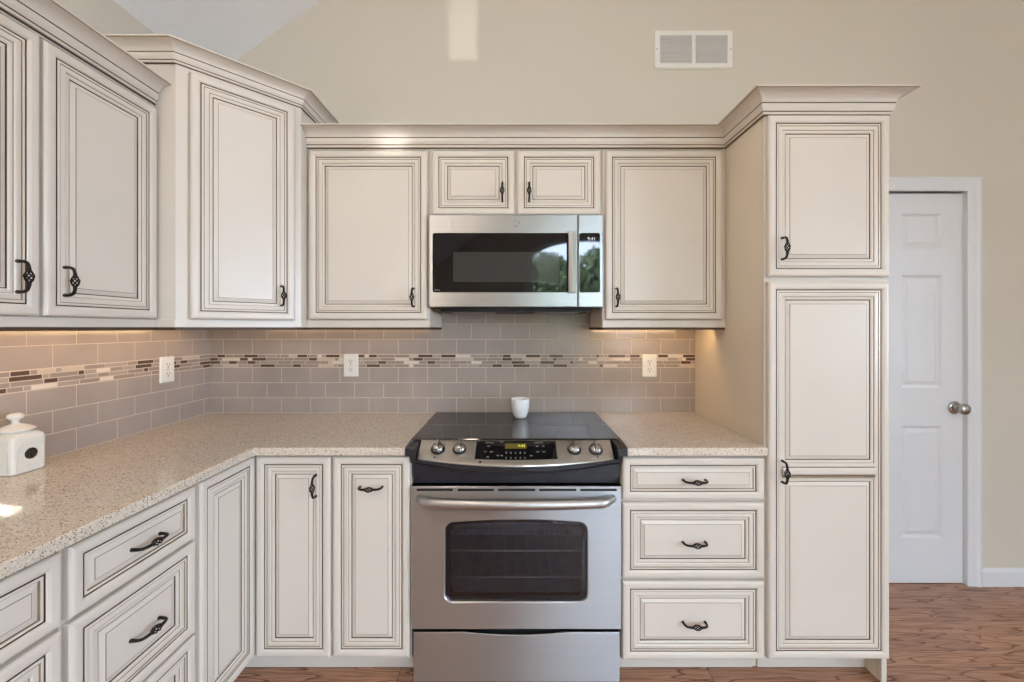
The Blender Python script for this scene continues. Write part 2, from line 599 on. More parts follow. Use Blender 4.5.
CR = [(0.0005, 0.0, 0), (0.006, 0.0, 1), (0.006, 0.004, 1), (0.009, 0.0055, 0), (0.009, 0.0125, 0), (0.0095, 0.0142, 1), (0.012, 0.0155, 2), (0.0140, 0.020, 0), (0.0170, 0.026, 0),
      (0.0185, 0.033, 0), (0.0185, 0.0400, 0), (0.0172, 0.0416, 1), (0.0192, 0.0436, 1), (0.0205, 0.049, 0), (0.0235, 0.056, 0), (0.029, 0.0630, 0), (0.038, 0.0690, 0),
      (0.048, 0.0725, 0), (0.060, 0.0742, 0), (0.0635, 0.0750, 2), (0.066, 0.0768, 0), (0.066, 0.081, 0), (0.0005, 0.081, 0)]


def crown(mb, path, z0, scale=1.0):
    prof = [(o * scale, z0 + h * scale) for o, h, m in CR]
    mats = [CR[(k + 1) % len(CR)][2] for k in range(len(CR))]
    sweep(mb, path, prof, mats)


def cabinet(name, label, origin, rz, w, depth, z0, z1, doors, group=None, stiles=(), rails=(), rail_z=None, kick=None, cat='cabinet', kick_x=None):
    """local frame: x along the front from 0 to w, y=0 the face frame, z absolute; doors = list of
    (part name, x0, x1, z0, z1, profile, pull spec or None, mid)"""
    base = (origin[0], origin[1], z0)
    t = thing(name, label, cat, base, rz, group)
    T = Matrix.Translation((0, 0, -z0))
    mb = MB(T)
    mb.box(0.0005, w - 0.0005, 0.0195, depth, z0, z1)
    mb.build('carcass', SIDE_LIT, t)
    mb = MB(T)
    sw = 0.018
    mb.box(0.0005, sw, 0, 0.019, z0, z1)
    mb.box(w - sw, w - 0.0005, 0, 0.019, z0, z1)
    for s in stiles:
        mb.box(s - 0.012, s + 0.012, 0, 0.019, z0 + 0.02, z1 - 0.02)
    mb.box(sw, w - sw, 0, 0.019, z0, z0 + 0.02)
    mb.box(sw, w - sw, 0, 0.019, z1 - 0.02, z1)
    for r in rails:
        mb.box(sw, w - sw, 0, 0.019, r - 0.012, r + 0.012)
    mb.build('face_frame', CREAM, t, 0.0015)
    if rail_z:
        mb = MB(T)
        mb.box(0.0008, w - 0.0008, -0.004, 0.016, rail_z[0], rail_z[1])
        mb.build('light_rail', CREAM, t, 0.002)
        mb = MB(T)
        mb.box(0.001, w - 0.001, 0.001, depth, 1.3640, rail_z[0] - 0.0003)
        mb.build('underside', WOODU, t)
    if kick is not None:
        mb = MB(T)
        a, b = kick_x or (0.0005, w - 0.0005)
        mb.box(a, b, kick, kick + 0.016, FLOOR + 0.0005, z0 - 0.0005)
        mb.build('toe_kick', CREAM, t)
    for d in doors:
        pn, dx0, dx1, dz0, dz1, prof, pl, mid = d
        mb = MB(T)
        door(mb, dx0, dx1, dz0, dz1, -0.0225, prof, 0.0215, mid)
        o = mb.build(pn, DMATS, t)
        if pl:
            add_pull(o, T, pl[0], -0.0225 + pl[4], pl[1], pl[2], pl[3])
    return t


# ------------------------------------------------------------------ room shell
WB = 2.207          # back wall
WL = -1.648         # left wall
XR, YR = 5.2, -5.0  # right and rear walls
RX = 1.8            # ridge


def zc(x):
    s = 0.705
    return 2.72 + s * (x - WL) if x <= RX else 2.72 + s * (RX - WL) - s * (x - RX)


mb = MB()
mb.box(WL - 0.2, XR + 0.2, YR - 0.2, WB + 0.3, FLOOR - 0.1, FLOOR)
o = struct(mb.build('floor', OAK))
tag(o, 'reddish brown oak plank floor', 'floor')

DX0, DX1, DZ = 1.640, 2.4475, 2.118
mb = MB()
mb.prism_y([(WL - 0.15, FLOOR), (DX0, FLOOR), (DX0, zc(DX0)), (WL - 0.15, zc(WL - 0.15))], WB, WB + 0.13)
mb.prism_y([(DX0, DZ), (DX1, DZ), (DX1, zc(DX1)), (RX, zc(RX)), (DX0, zc(DX0))], WB, WB + 0.13)
mb.prism_y([(DX1, FLOOR), (XR + 0.15, FLOOR), (XR + 0.15, zc(XR + 0.15)), (DX1, zc(DX1))], WB, WB + 0.13)
mb.box(DX0 - 0.1, DX1 + 0.1, WB + 0.135, WB + 0.16, FLOOR, DZ + 0.1)  # unseen board added behind the door to keep sky light out
o = struct(mb.build('wall_back', WALL))
tag(o, 'beige painted gable wall behind the cabinets', 'wall')

mb = MB()
mb.box(WL - 0.13, WL, YR, WB, FLOOR, zc(WL) + 0.0)
o = struct(mb.build('wall_left', WALL))
tag(o, 'beige painted wall behind the left cabinets', 'wall')

mb = MB()
for a, b in ((WL - 0.15, RX), (RX, XR + 0.15)):
    mb.loops([[(a, YR - 0.13, zc(a)), (a, WB + 0.13, zc(a)), (b, WB + 0.13, zc(b)), (b, YR - 0.13, zc(b))],
              [(a, YR - 0.13, zc(a) + 0.15), (a, WB + 0.13, zc(a) + 0.15), (b, WB + 0.13, zc(b) + 0.15), (b, YR - 0.13, zc(b) + 0.15)]], [0], cap0=True, cap1=True)
o = struct(mb.build('ceiling', CEIL))
tag(o, 'white textured vaulted ceiling', 'ceiling')

# right wall, its wide unseen window added to let in more light
mb = MB()
wy0, wy1, wz0, wz1 = -2.7, -0.3, 0.8, 2.4
mb.box(XR, XR + 0.13, YR, wy0, FLOOR, zc(XR))
mb.box(XR, XR + 0.13, wy1, WB, FLOOR, zc(XR))
mb.box(XR, XR + 0.13, wy0, wy1, FLOOR, wz0)
mb.box(XR, XR + 0.13, wy0, wy1, wz1, zc(XR))
struct(mb.build('wall_right', WALL))
wt = bpy.data.objects.new('added_window', None)
C.objects.link(wt)
struct(wt)
mb = MB()
for a in (wy0, -1.53, wy1 - 0.06):
    mb.box(XR + 0.03, XR + 0.09, a, a + 0.06, wz0, wz1)
for a in (wz0, wz1 - 0.06):
    mb.box(XR + 0.035, XR + 0.085, wy0, wy1, a, a + 0.06)
mb.build('window_frame', WHITE, wt)
mb = MB()
mb.box(XR + 0.055, XR + 0.060, wy0, wy1, wz0, wz1)
mb.build('pane', PANE, wt)

# rear wall with an arched window
AX0, AX1, AS, AR, ASILL = 0.33, 2.87, 2.80, 0.50, 0.45
acx, ahw = (AX0 + AX1) / 2, (AX1 - AX0) / 2
arch = [(acx - ahw * math.cos(math.pi * k / 24), AS + AR * math.sin(math.pi * k / 24)) for k in range(25)]
mb = MB()
mb.prism_y([(WL, FLOOR), (AX0, FLOOR), (AX0, zc(AX0)), (WL, zc(WL))], YR - 0.13, YR)
GX0, GX1, GZ = 3.15, 5.0, 2.6      # unseen glazed door added for more daylight
mb.prism_y([(AX1, FLOOR), (GX0, FLOOR), (GX0, zc(GX0)), (AX1, zc(AX1))], YR - 0.13, YR)
mb.prism_y([(GX1, FLOOR), (XR, FLOOR), (XR, zc(XR)), (GX1, zc(GX1))], YR - 0.13, YR)
mb.prism_y([(GX0, GZ), (GX1, GZ), (GX1, zc(GX1)), (GX0, zc(GX0))], YR - 0.13, YR)
mb.box(AX0, AX1, YR - 0.13, YR, FLOOR, ASILL)
for k in range(24):
    (xa, za), (xb, zb) = arch[k], arch[k + 1]
    mb.prism_y([(xa, za), (xb, zb), (xb, zc(xb)), (xa, zc(xa))], YR - 0.13, YR)
struct(mb.build('wall_rear', WALL))
wt = bpy.data.objects.new('window_1', None)
C.objects.link(wt)
struct(wt)
mb = MB()
fw = 0.07
out = [(AX0, ASILL)] + arch + [(AX1, ASILL)]
inn = [(AX0 + fw, ASILL + fw)] + [(acx + (x - acx) * (ahw - fw) / ahw, AS + (z - AS) * (AR - fw) / AR) for x, z in arch] + [(AX1 - fw, ASILL + fw)]
mb.loops([[(x, YR - 0.03, z) for x, z in out], [(x, YR - 0.03, z) for x, z in inn], [(x, YR - 0.09, z) for x, z in inn], [(x, YR - 0.09, z) for x, z in out]], [0, 0, 0, 0], wrap=True)
for x in (1.15, 2.0):
    mb.box(x, x + 0.05, YR - 0.085, YR - 0.035, ASILL + fw, 3.2)
mb.box(AX0 + fw, AX1 - fw, YR - 0.08, YR - 0.04, 2.1, 2.15)
mb.build('window_frame', WHITE, wt)
mb = MB()
mb.prism_y(out, YR - 0.062, YR - 0.058)
mb.build('pane', PANE, wt)
wt = bpy.data.objects.new('added_glazed_door', None)
C.objects.link(wt)
struct(wt)
mb = MB()
for a in (GX0, (GX0 + GX1) / 2 - 0.04, GX1 - 0.08):
    mb.box(a, a + 0.08, YR - 0.09, YR - 0.03, FLOOR, GZ)
for a in (FLOOR, GZ - 0.08):
    mb.box(GX0, GX1, YR - 0.085, YR - 0.035, a, a + 0.08)
mb.build('door_frame', WHITE, wt)
mb = MB()
mb.box(GX0, GX1, YR - 0.062, YR - 0.058, FLOOR, GZ)
mb.build('pane', PANE, wt)
# casing round the arch on the room side
mb = MB()
cs = [(AX0 - 0.09, ASILL)] + [(acx + (x - acx) * (ahw + 0.09) / ahw, AS + (z - AS) * (AR + 0.09) / AR) for x, z in arch] + [(AX1 + 0.09, ASILL)]
mb.loops([[(x, YR + 0.001, z) for x, z in cs], [(x, YR + 0.02, z) for x, z in cs], [(x, YR + 0.02, z) for x, z in out], [(x, YR + 0.001, z) for x, z in out]], [0, 0, 0, 0], wrap=True)
struct(mb.build('trim_2', WHITE))

# garden beyond the rear window
mb = MB()
mb.box(-14, 18, -26, YR - 0.3, FLOOR - 0.5, FLOOR - 0.4)
mb.box(XR + 0.3, 30, YR - 0.3, 12, FLOOR - 0.5, FLOOR - 0.4)
struct(mb.build('ground', noisy('grey_paving', (150, 148, 142), 0.8, 0.1, 2.0)))


def tree(x, y, h, r, label):
    g = FLOOR - 0.4
    t = thing('tree', label, 'tree', (x, y, g), group='trees in the garden')
    T = inv((x, y, g))
    mb = MB(T)
    mb.tube([(x, y, g), (x + 0.05, y, g + h * 0.4), (x, y, g + h * 0.8)], [0.16, 0.11, 0.03], 8)
    mb.build('trunk', BARK, t)
    mb = MB(T)
    for i in range(3200):
        u = random.random() ** 0.4
        th, ph = random.uniform(0, 6.28), math.acos(random.uniform(-1, 1))
        p = Vector((x + r * u * math.sin(ph) * math.cos(th), y + r * u * math.sin(ph) * math.sin(th), g + h * 0.58 + h * 0.42 * u * math.cos(ph)))
        a = Vector((random.gauss(0, 1), random.gauss(0, 1), random.gauss(0, 1))).normalized() * random.uniform(0.09, 0.2)
        b = a.orthogonal().normalized() * a.length * 0.5
        mb.face([mb.vert(p - a), mb.vert(p + b), mb.vert(p + a), mb.vert(p - b)])
    mb.build('crown', LEAF, t, keep=True)


tree(-1.0, -11.6, 4.6, 1.1, 'bushy green tree outside the left edge of the arched window')
tree(3.3, -12.2, 5.0, 1.2, 'taller green tree outside the middle of the arched window')
tree(5.9, -11.0, 4.4, 1.1, 'green tree outside the right edge of the arched window')
tree(1.2, -10.9, 4.5, 1.15, 'bushy green tree outside seen mirrored in the microwave door')
tree(-3.6, -12.0, 5.0, 1.1, 'green tree far left outside behind the rear wall')
tree(8.6, -12.0, 5.0, 1.1, 'green tree far right outside beyond the added glazed door')
mb = MB()
for i in range(3500):
    p = Vector((random.uniform(-4, 9), random.uniform(-8.6, -8.0), FLOOR - 0.4 + random.uniform(0, 1.5)))
    a = Vector((random.gauss(0, 1), random.gauss(0, 1), random.gauss(0, 1))).normalized() * random.uniform(0.08, 0.16)
    b = a.orthogonal().normalized() * a.length * 0.5
    mb.face([mb.vert(p - a), mb.vert(p + b), mb.vert(p + a), mb.vert(p - b)])
o = mb.build('hedge', LEAF, keep=True)
tag(o, 'green leafy hedge growing outside the arched window', 'hedge')
o['kind'] = 'stuff'

# unseen fill lamps added just below the ceiling
for x, y in FILL_LAMPS:
    area('ceiling_fill', (x, y, zc(x) - 0.04), (0.28, 0.28), FILL_POWER, WARM, target=(x, y, 0), shape='DISK')

# interior door with its frame
t = bpy.data.objects.new('door_1', None)
C.objects.link(t)
t.location = (DX0, WB + 0.02, FLOOR)
struct(t)
tag(t, 'white six panel interior door right of the tall pantry cabinet', 'door')
T = inv(t.location)
mb = MB(T)
sx0, sx1, sz0, sz1, sy = 1.6480, 2.4400, FLOOR + 0.004, 2.1030, WB + 0.012
cols = [(sx0 + 0.114, sx0 + 0.330), (sx1 - 0.330, sx1 - 0.114)]
rows = [(0.232, 0.838), (1.046, 1.660), (1.803, 1.995)]
xs = [sx0, cols[0][0], cols[0][1], cols[1][0], cols[1][1], sx1]
zs = [sz0, rows[0][0], rows[0][1], rows[1][0], rows[1][1], rows[2][0], rows[2][1], sz1]
for i in range(5):
    for j in range(7):
        a0, a1, b0, b1 = xs[i], xs[i + 1], zs[j], zs[j + 1]
        if i in (1, 3) and j in (1, 3, 5):
            mb.loops([[(a0 + d, sy + e, b0 + d), (a1 - d, sy + e, b0 + d), (a1 - d, sy + e, b1 - d), (a0 + d, sy + e, b1 - d)]
                      for d, e in ((0, 0), (0.006, 0.004), (0.012, 0.009), (0.02, 0.009), (0.036, 0.003))], [0] * 5, cap1=True)
        else:
            mb.poly([(a0, sy, b0), (a1, sy, b0), (a1, sy, b1), (a0, sy, b1)])
mb.loops([[(sx0, sy, sz0), (sx1, sy, sz0), (sx1, sy, sz1), (sx0, sy, sz1)], [(sx0, sy + 0.035, sz0), (sx1, sy + 0.035, sz0), (sx1, sy + 0.035, sz1), (sx0, sy + 0.035, sz1)]], [0], cap1=True)
slab = mb.build('door_panel', WHITE, t)
mb = MB(T)
kx, kz = 2.392, 0.940
mb.lathe([(0.0, 0.0), (0.034, 0.0005), (0.035, 0.004), (0.031, 0.009), (0.018, 0.012), (0.012, 0.014), (0.0115, 0.030), (0.018, 0.035), (0.027, 0.042), (0.0295, 0.052),
          (0.027, 0.061), (0.018, 0.067), (0.0, 0.069)], (kx, sy, kz), 28, axis='Y')
mb.build('door_knob', NICKEL, t)
mb = MB(T)
jt = 0.006
mb.box(DX0, DX0 + jt, WB - 0.002, WB + 0.125, FLOOR, DZ)
mb.box(DX1 - jt, DX1, WB - 0.002, WB + 0.125, FLOOR, DZ)
mb.box(DX0 + jt, DX1 - jt, WB - 0.002, WB + 0.125, DZ - jt + 0.002, DZ)
mb.build('door_frame', WHITE, t, 0.001)
mb = MB(T)
mb.box(DX0 + jt, DX1 - jt, WB + 0.06, WB + 0.12, FLOOR + 0.0002, FLOOR + 0.003)
mb.build('threshold', noisy('oak_threshold', (150, 92, 48), 0.4, 0.15, 12.0), t)
# casing, a flat moulded board mitred round the opening
mb = MB()
for (i0, i1) in ((0.0, 0.0),):
    W = 0.074
    pr = [(0.0, 0.001), (0.0, 0.010), (0.006, 0.013), (0.045, 0.016), (0.058, 0.020), (0.070, 0.018), (W, 0.013), (W, 0.001)]
    x0, x1, zt = DX0 + 0.005, DX1 - 0.005, DZ - 0.007
    rings = []
    for q, corner in enumerate(((x0, FLOOR), (x0, zt), (x1, zt), (x1, FLOOR))):
        L = []
        for d, h in pr:
            x = corner[0] - d if q < 2 else corner[0] + d
            z = corner[1] if q in (0, 3) else corner[1] + d
            L.append((x, WB - h, z))
        rings.append(L)
    mb.loops(rings, [0] * 4, cap0=True, cap1=True)
o = struct(mb.build('trim_1', WHITE))
tag(o, 'white moulded casing around the interior door', 'trim')

mb = MB()
bx0 = DX1 - 0.005 + 0.0745
pr = [(0.001, FLOOR), (0.016, FLOOR), (0.016, FLOOR + 0.075), (0.011, FLOOR + 0.088), (0.006, FLOOR + 0.094), (0.001, FLOOR + 0.094)]
mb.loops([[(x, WB - h, z) for h, z in pr] for x in (bx0, XR - 0.001)], [0], cap0=True, cap1=True)
o = struct(mb.build('baseboard_back', WHITE))
tag(o, 'white baseboard along the beige wall right of the door', 'baseboard')

# ------------------------------------------------------------------ tile backsplash
CT = 0.914
ROWS = [(0.9155, 0.9968), (0.9968, 1.0781), (1.0781, 1.1594), (1.2310, 1.3115), (1.3115, 1.3635)]
MZ = [1.1604, 1.1776, 1.1950, 1.2124, 1.2298]
TW = 0.1572
G = 0.0034


def splash(name, label, x0, x1, M, T, loc, rz, phase, up=0.5, bay=None):
    t = thing(name, label, 'backsplash', loc, rz)
    mb = MB(T)
    mb.box(x0, x1, 0.001, 0.0080, CT + 0.0005, 1.3632)
    if bay:
        mb.box(bay[0], bay[1], 0.001, 0.0080, 1.3633, 1.4650)
    mb.build('grout', GROUT, t)
    mb = MB(T)
    tk = 0.0086

    def chip(m, a, b, c, d, mat=0, e=0.0012):
        m.loops([[(a, 0.0078, c), (b, 0.0078, c), (b, 0.0078, d), (a, 0.0078, d)], [(a, tk - e * 0.3, c), (b, tk - e * 0.3, c), (b, tk - e * 0.3, d), (a, tk - e * 0.3, d)],
                 [(a + e, tk, c + e), (b - e, tk, c + e), (b - e, tk, d - e), (a + e, tk, d - e)]], [mat] * 3, cap0=True, cap1=True)
    for r, (za, zb) in enumerate(ROWS + ([(1.3928, 1.4640)] if bay else [])):
        spans = [(x0, x1, zb)]
        if bay and r == 4:
            spans = [(x0, bay[0], zb), (bay[0], bay[1], 1.3928), (bay[1], x1, zb)]
        if r == 5:
            spans = [(bay[0], bay[1], zb)]
        for xa, xb, zt_ in spans:
            x = x0 - TW + ((phase + (0.5 if r % 2 else 0.0) + (up if r > 2 else 0)) % 1.0) * TW
            while x < xb:
                a, b = max(x, xa), min(x + TW, xb)
                a += G / 2 if a == x or xa == x0 else 0
                b -= G / 2 if b == x + TW or xb == x1 else 0
                if b - a > 0.004:
                    chip(mb, a, b, za + G / 2, zt_ - G / 2)
                x += TW
    mb.build('subway_tiles', TILE, t)
    mb = MB(T)
    for r in range(4):
        x = x0 + random.uniform(-0.05, 0)
        last = -1
        while x < x1:
            w = random.choice((0.022, 0.045, 0.055, 0.075, 0.08, 0.095))
            k = random.choices((0, 1, 2, 3, 4), (0.30, 0.32, 0.20, 0.10, 0.08))[0]
            if k == last and k in (0, 4):
                k = 1
            last = k
            a, b = max(x, x0) + G / 2, min(x + w, x1) - G / 2
            if b - a > 0.006:
                chip(mb, a, b, MZ[r] + G / 2, MZ[r + 1] - G / 2, k, 0.0008)
            x += w
    mb.build('mosaic_band', MOS, t)
    return t


# back wall: local y runs from the wall into the room
flip = Matrix(((1, 0, 0, 0), (0, -1, 0, 0), (0, 0, 1, 0), (0, 0, 0, 1)))
splash('tile_backsplash', 'taupe subway tile backsplash with mosaic band behind the range', WL + 0.0105, 0.9765, None,
       inv((0, 0, CT)) @ flip, (0, WB, CT), 0, 0.45, 0.5, (-0.3870, 0.4055))
splash('tile_backsplash', 'taupe subway tile backsplash with mosaic band behind the canister', 0.41, WB - 0.0005, None,
       inv((0, 0, CT)) @ flip, (WL, 0, CT), math.radians(90), 0.12, 0.0)

# ------------------------------------------------------------------ worktops
mb = MB(inv((WL, WB, CT - 0.031)))
mb.prism([(WL + 0.001, WB - 0.001), (-0.4005, WB - 0.001), (-0.4005, 1.656), (-0.4160, 1.656), (-0.4160, 1.559), (-0.9946, 1.559), (-0.9946, 0.41), (WL + 0.001, 0.41)], CT - 0.031, CT)
o = mb.build('countertop', QUARTZ, None, 0.004)
o.location = (WL, WB, CT - 0.031)
tag(o, 'L-shaped speckled beige quartz countertop running into the corner left of the range', 'countertop')
mb = MB(inv((0.7, WB, CT - 0.031)))
mb.prism([(0.4155, WB - 0.001), (0.9765, WB - 0.001), (0.9760, 1.5945), (0.9715, 1.559), (0.4340, 1.559), (0.4340, 1.656), (0.4155, 1.656)], CT - 0.031, CT)
o = mb.build('countertop', QUARTZ, None, 0.004)
o.location = (0.7, WB, CT - 0.031)
tag(o, 'short speckled beige quartz countertop between the range and the pantry cabinet', 'countertop')

# ------------------------------------------------------------------ wall cabinets
FW = 1.887   # face frame plane of the wall cabinets on the back wall
ZB, ZT = 1.376, 2.215
DZ0, DZ1 = 1.411, 2.186
RAIL = (1.3745, 1.409)


def pz(x, z, vertical=True, L=0.082, dy=0.005):
    return (x, z, vertical, L, dy)


# left of the microwave
x0 = -0.9535
cabinet('wall_cabinet', 'cream glazed wall cabinet with one door left of the microwave', (x0, FW, 0), 0, 0.5640, WB - FW - 0.002, ZB, ZT,
        [('door', -0.939 - x0, -0.398 - x0, DZ0, DZ1, P_FULL, pz(-0.461 - x0, 1.512), None)], rail_z=RAIL)
# right of the microwave
x0 = 0.4075
cabinet('wall_cabinet', 'cream glazed wall cabinet with one door right of the microwave', (x0, FW, 0), 0, 0.5695, WB - FW - 0.002, ZB, ZT,
        [('door', 0.420 - x0, 0.955 - x0, DZ0, DZ1, P_FULL, pz(0.469 - x0, 1.512), None)], rail_z=RAIL)
# above the microwave
x0 = -0.3885
cabinet('wall_cabinet', 'short cream cabinet with two small doors above the microwave', (x0, FW, 0), 0, 0.7950, WB - FW - 0.002, 1.8885, ZT,
        [('door', -0.376 - x0, 0.002 - x0, 1.8915, DZ1, P_FULL, pz(-0.053 - x0, 1.993, True, 0.082), None),
         ('door', 0.016 - x0, 0.396 - x0, 1.8915, DZ1, P_FULL, pz(0.0687 - x0, 1.993, True, 0.082), None)], stiles=(0.3975,))
# on the left wall, two doors
XL = -1.3380
y0 = 0.752
cabinet('wall_cabinet', 'cream glazed two-door wall cabinet hanging above the canister', (XL, y0, 0), math.radians(90), 1.5185 - y0, XL - WL - 0.002, ZB, ZT,
        [('door', 0.765 - y0, 1.136 - y0, 1.406, 2.183, P_FULL, pz(1.085 - y0, 1.509), None),
         ('door', 1.1465 - y0, 1.5085 - y0, 1.406, 2.183, P_FULL, pz(1.199 - y0, 1.509), None)], stiles=(1.139 - y0,), rail_z=(1.3745, 1.404))

# diagonal corner cabinet
A, B = Vector((-1.263, 1.5205)), Vector((-0.955, 1.8285))
t = thing('corner_wall_cabinet', 'taller cream corner cabinet with a diagonal door and crown moulding', 'cabinet', (A.x, A.y, ZB))
T = inv((A.x, A.y, ZB))
zt = 2.366
mb = MB(T)
mb.prism([(A.x, A.y), (B.x - 0.0005, B.y), (B.x - 0.0005, WB - 0.002), (WL + 0.002, WB - 0.002), (WL + 0.002, A.y)], ZB, zt)
mb.build('carcass', CREAM, t)
Mdiag = Matrix.Translation((A.x, A.y, 0)) @ Matrix.Rotation(math.radians(45), 4, 'Z')
wd = (B - A).length
mb = MB(T)
mb.M = Mdiag
mb.box(0.0, 0.036, -0.0035, 0.002, ZB, zt)
mb.box(wd - 0.026, wd, -0.0035, 0.002, ZB, zt)
mb.box(0.036, wd - 0.026, -0.0035, 0.002, zt - 0.03, zt)
mb.build('face_frame', CREAM, t, 0.0012)
mb = MB(T)
mb.loops([[(WL + 0.30, A.y - 0.0035, z), (A.x + 0.001, A.y - 0.0035, z), (B.x + 0.0032, B.y - 0.001, z), (B.x + 0.0032, FW - 0.001, z), (B.x - 0.02, FW - 0.001, z), (B.x - 0.02, B.y + 0.02, z), (A.x - 0.01, A.y + 0.02, z), (WL + 0.30, A.y + 0.02, z)] for z in (1.3745, 1.404)], [0], cap0=True, cap1=True)
mb.build('light_rail', CREAM, t, 0.0015)
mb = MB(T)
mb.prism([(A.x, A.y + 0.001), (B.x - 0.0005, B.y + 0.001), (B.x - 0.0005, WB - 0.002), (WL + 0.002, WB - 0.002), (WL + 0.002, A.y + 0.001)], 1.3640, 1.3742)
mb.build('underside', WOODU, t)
mb = MB(T)
mb.M = Mdiag
door(mb, 0.0430, 0.4050, 1.406, 2.340, -0.0255, P_FULL, 0.0215)
d = mb.build('door', DMATS, t)
mb = MB(T)
mb.M = Mdiag @ Matrix.Translation((0.352, -0.0205, 1.510)) @ VERT
pull(mb, 0.082)
mb.build('handle', IRON, d)
mb = MB(T)
crown(mb, [(WL + 0.002, A.y), (A.x, A.y), (B.x, B.y), (B.x, WB - 0.002)], 2.355, 0.88)
mb.build('crown_moulding', DMATS, t)

# crown moulding of the back run and the pantry, one continuous mitred piece
mb = MB(inv((0, FW, 2.2)))
crown(mb, [(-0.9545, FW - 0.0003), (0.9785, FW - 0.0003), (0.9785, 1.5965), (1.4585, 1.5965), (1.4585, WB - 0.001)], 2.1995, 1.05)
o = mb.build('crown_moulding', DMATS)
o.location = (0, FW, 2.2)
tag(o, 'cream stepped crown moulding above the microwave and around the pantry top', 'moulding')
mb = MB(inv((XL, 1.0, 2.2)))
crown(mb, [(XL + 0.0003, 0.753), (XL + 0.0003, 1.5165)], 2.2005)
o = mb.build('crown_moulding', DMATS)
o.location = (XL, 1.0, 2.2)
tag(o, 'cream stepped crown moulding on top of the two-door left wall cabinet', 'moulding')

# ------------------------------------------------------------------ pantry
FB = 1.597
px0, px1 = 0.9780, 1.4590
t = thing('pantry_cabinet', 'tall cream pantry cabinet with two stacked doors right of the range', 'cabinet', (px0, FB, FLOOR))
T = inv((px0, FB, FLOOR))
mb = MB(T)
mb.box(px0 + 0.019, px1 - 0.021, FB + 0.0195, WB - 0.002, 0.081, 2.215)
mb.build('carcass', SIDE_LIT, t)
for a, b, nm in ((px0, px0 + 0.018, 'side_panel'), (px1 - 0.0205, px1, 'side_panel')):
    mb = MB(T)
    if a == px0:
        mb.prism_y([(a, 0.081), (b, 0.081), (b, 2.215), (a, 2.215)], FB + 0.0195, WB - 0.002)
        mb.box(a, b, FB + 0.08, WB - 0.002, FLOOR + 0.0005, 0.081)
    else:
        mb.box(a, b, FB + 0.0195, WB - 0.018, FLOOR + 0.0005, 2.215)
    mb.build(nm, SIDE_LIT, t)
mb = MB(T)
mb.box(px0, px0 + 0.022, FB, FB + 0.019, 0.081, 2.215)
mb.box(px1 - 0.0205, px1, FB, FB + 0.019, FLOOR + 0.0005, 2.215)
for a, b in ((0.081, 0.100), (1.545, 1.578), (2.185, 2.215)):
    mb.box(px0 + 0.022, px1 - 0.0205, FB, FB + 0.019, a, b)
mb.build('face_frame', CREAM, t, 0.0015)
mb = MB(T)
mb.box(px0 + 0.02, px1 - 0.022, FB + 0.075, FB + 0.091, FLOOR + 0.0005, 0.080)
mb.build('toe_kick', CREAM, t)
for (za, zb, mid, pzc) in ((1.571, 2.196, None, 1.679), (0.091, 1.551, 0.818, 0.817)):
    mb = MB(T)
    door(mb, 0.984, 1.4525, za, zb, FB - 0.0225, P_FULL, 0.0215, mid)
    d = mb.build('door', DMATS, t)
    add_pull(d, T, 1.038, FB - 0.0225 + 0.005, pzc, True)

# ------------------------------------------------------------------ base cabinets
BZ0, BZ1 = 0.078, 0.8815
# drawers between range and pantry
x0 = 0.4175
cabinet('drawer_cabinet', 'cream base cabinet with three drawers between the range and the pantry', (x0, FB, 0), 0, 0.5595, WB - FB - 0.002, BZ0, BZ1,
        [('drawer', 0.420 - x0, 0.9680 - x0, 0.708, 0.870, P_SLIM, pz(0.6975 - x0, 0.784, False, 0.086, 0.004), None),
         ('drawer', 0.420 - x0, 0.9680 - x0, 0.405, 0.696, P_FULL, pz(0.6975 - x0, 0.543, False, 0.086, 0.007), None),
         ('drawer', 0.420 - x0, 0.9680 - x0, 0.089, 0.392, P_FULL, pz(0.6975 - x0, 0.233, False, 0.086, 0.007), None)],
        rails=(0.702, 0.3985), kick=0.075)
# narrow pull-out
x0 = -0.7045
cabinet('pull_out_cabinet', 'narrow cream base cabinet with a sideways pull left of the range', (x0, FB, 0), 0, 0.3050, WB - FB - 0.002, BZ0, BZ1,
        [('door', -0.7005 - x0, -0.4025 - x0, 0.098, 0.874, P_FULL, pz(-0.553 - x0, 0.757, False, 0.086, 0.007), None)], kick=0.075)
# corner cabinet with a folding pair of doors
XB = -1.0280
t = thing('corner_base_cabinet', 'cream corner base cabinet with two leaf doors folded at the inner corner', 'cabinet', (XB, FB, BZ0))
T = inv((XB, FB, BZ0))
mb = MB(T)
mb.prism([(WL + 0.002, WB - 0.002), (-0.7055, WB - 0.002), (-0.7055, FB), (XB, FB), (XB, 1.3015), (WL + 0.002, 1.3015)], BZ0, BZ1)
mb.build('carcass', CREAM, t)
mb = MB(T)
mb.prism([(XB - 0.091, FB + 0.091), (XB - 0.091, 1.3015), (XB - 0.075, 1.3015), (XB - 0.075, FB + 0.075), (-0.7055, FB + 0.075), (-0.7055, FB + 0.091)], FLOOR + 0.0005, BZ0 - 0.0005)
mb.build('toe_kick', CREAM, t)
mb = MB(T)
door(mb, -0.9975, -0.7105, 0.098, 0.874, FB - 0.0225, P_FULL, 0.0215)
d = mb.build('door', DMATS, t)
add_pull(d, T, -0.7665, FB - 0.0225 + 0.005, 0.762, True)
mb = MB(T)
mb.M = Matrix.Translation((XB, 0, 0)) @ Matrix.Rotation(math.radians(90), 4, 'Z')
door(mb, 1.3130, 1.5915, 0.098, 0.874, -0.0225, P_FULL, 0.0215)
mb.build('door', DMATS, t)
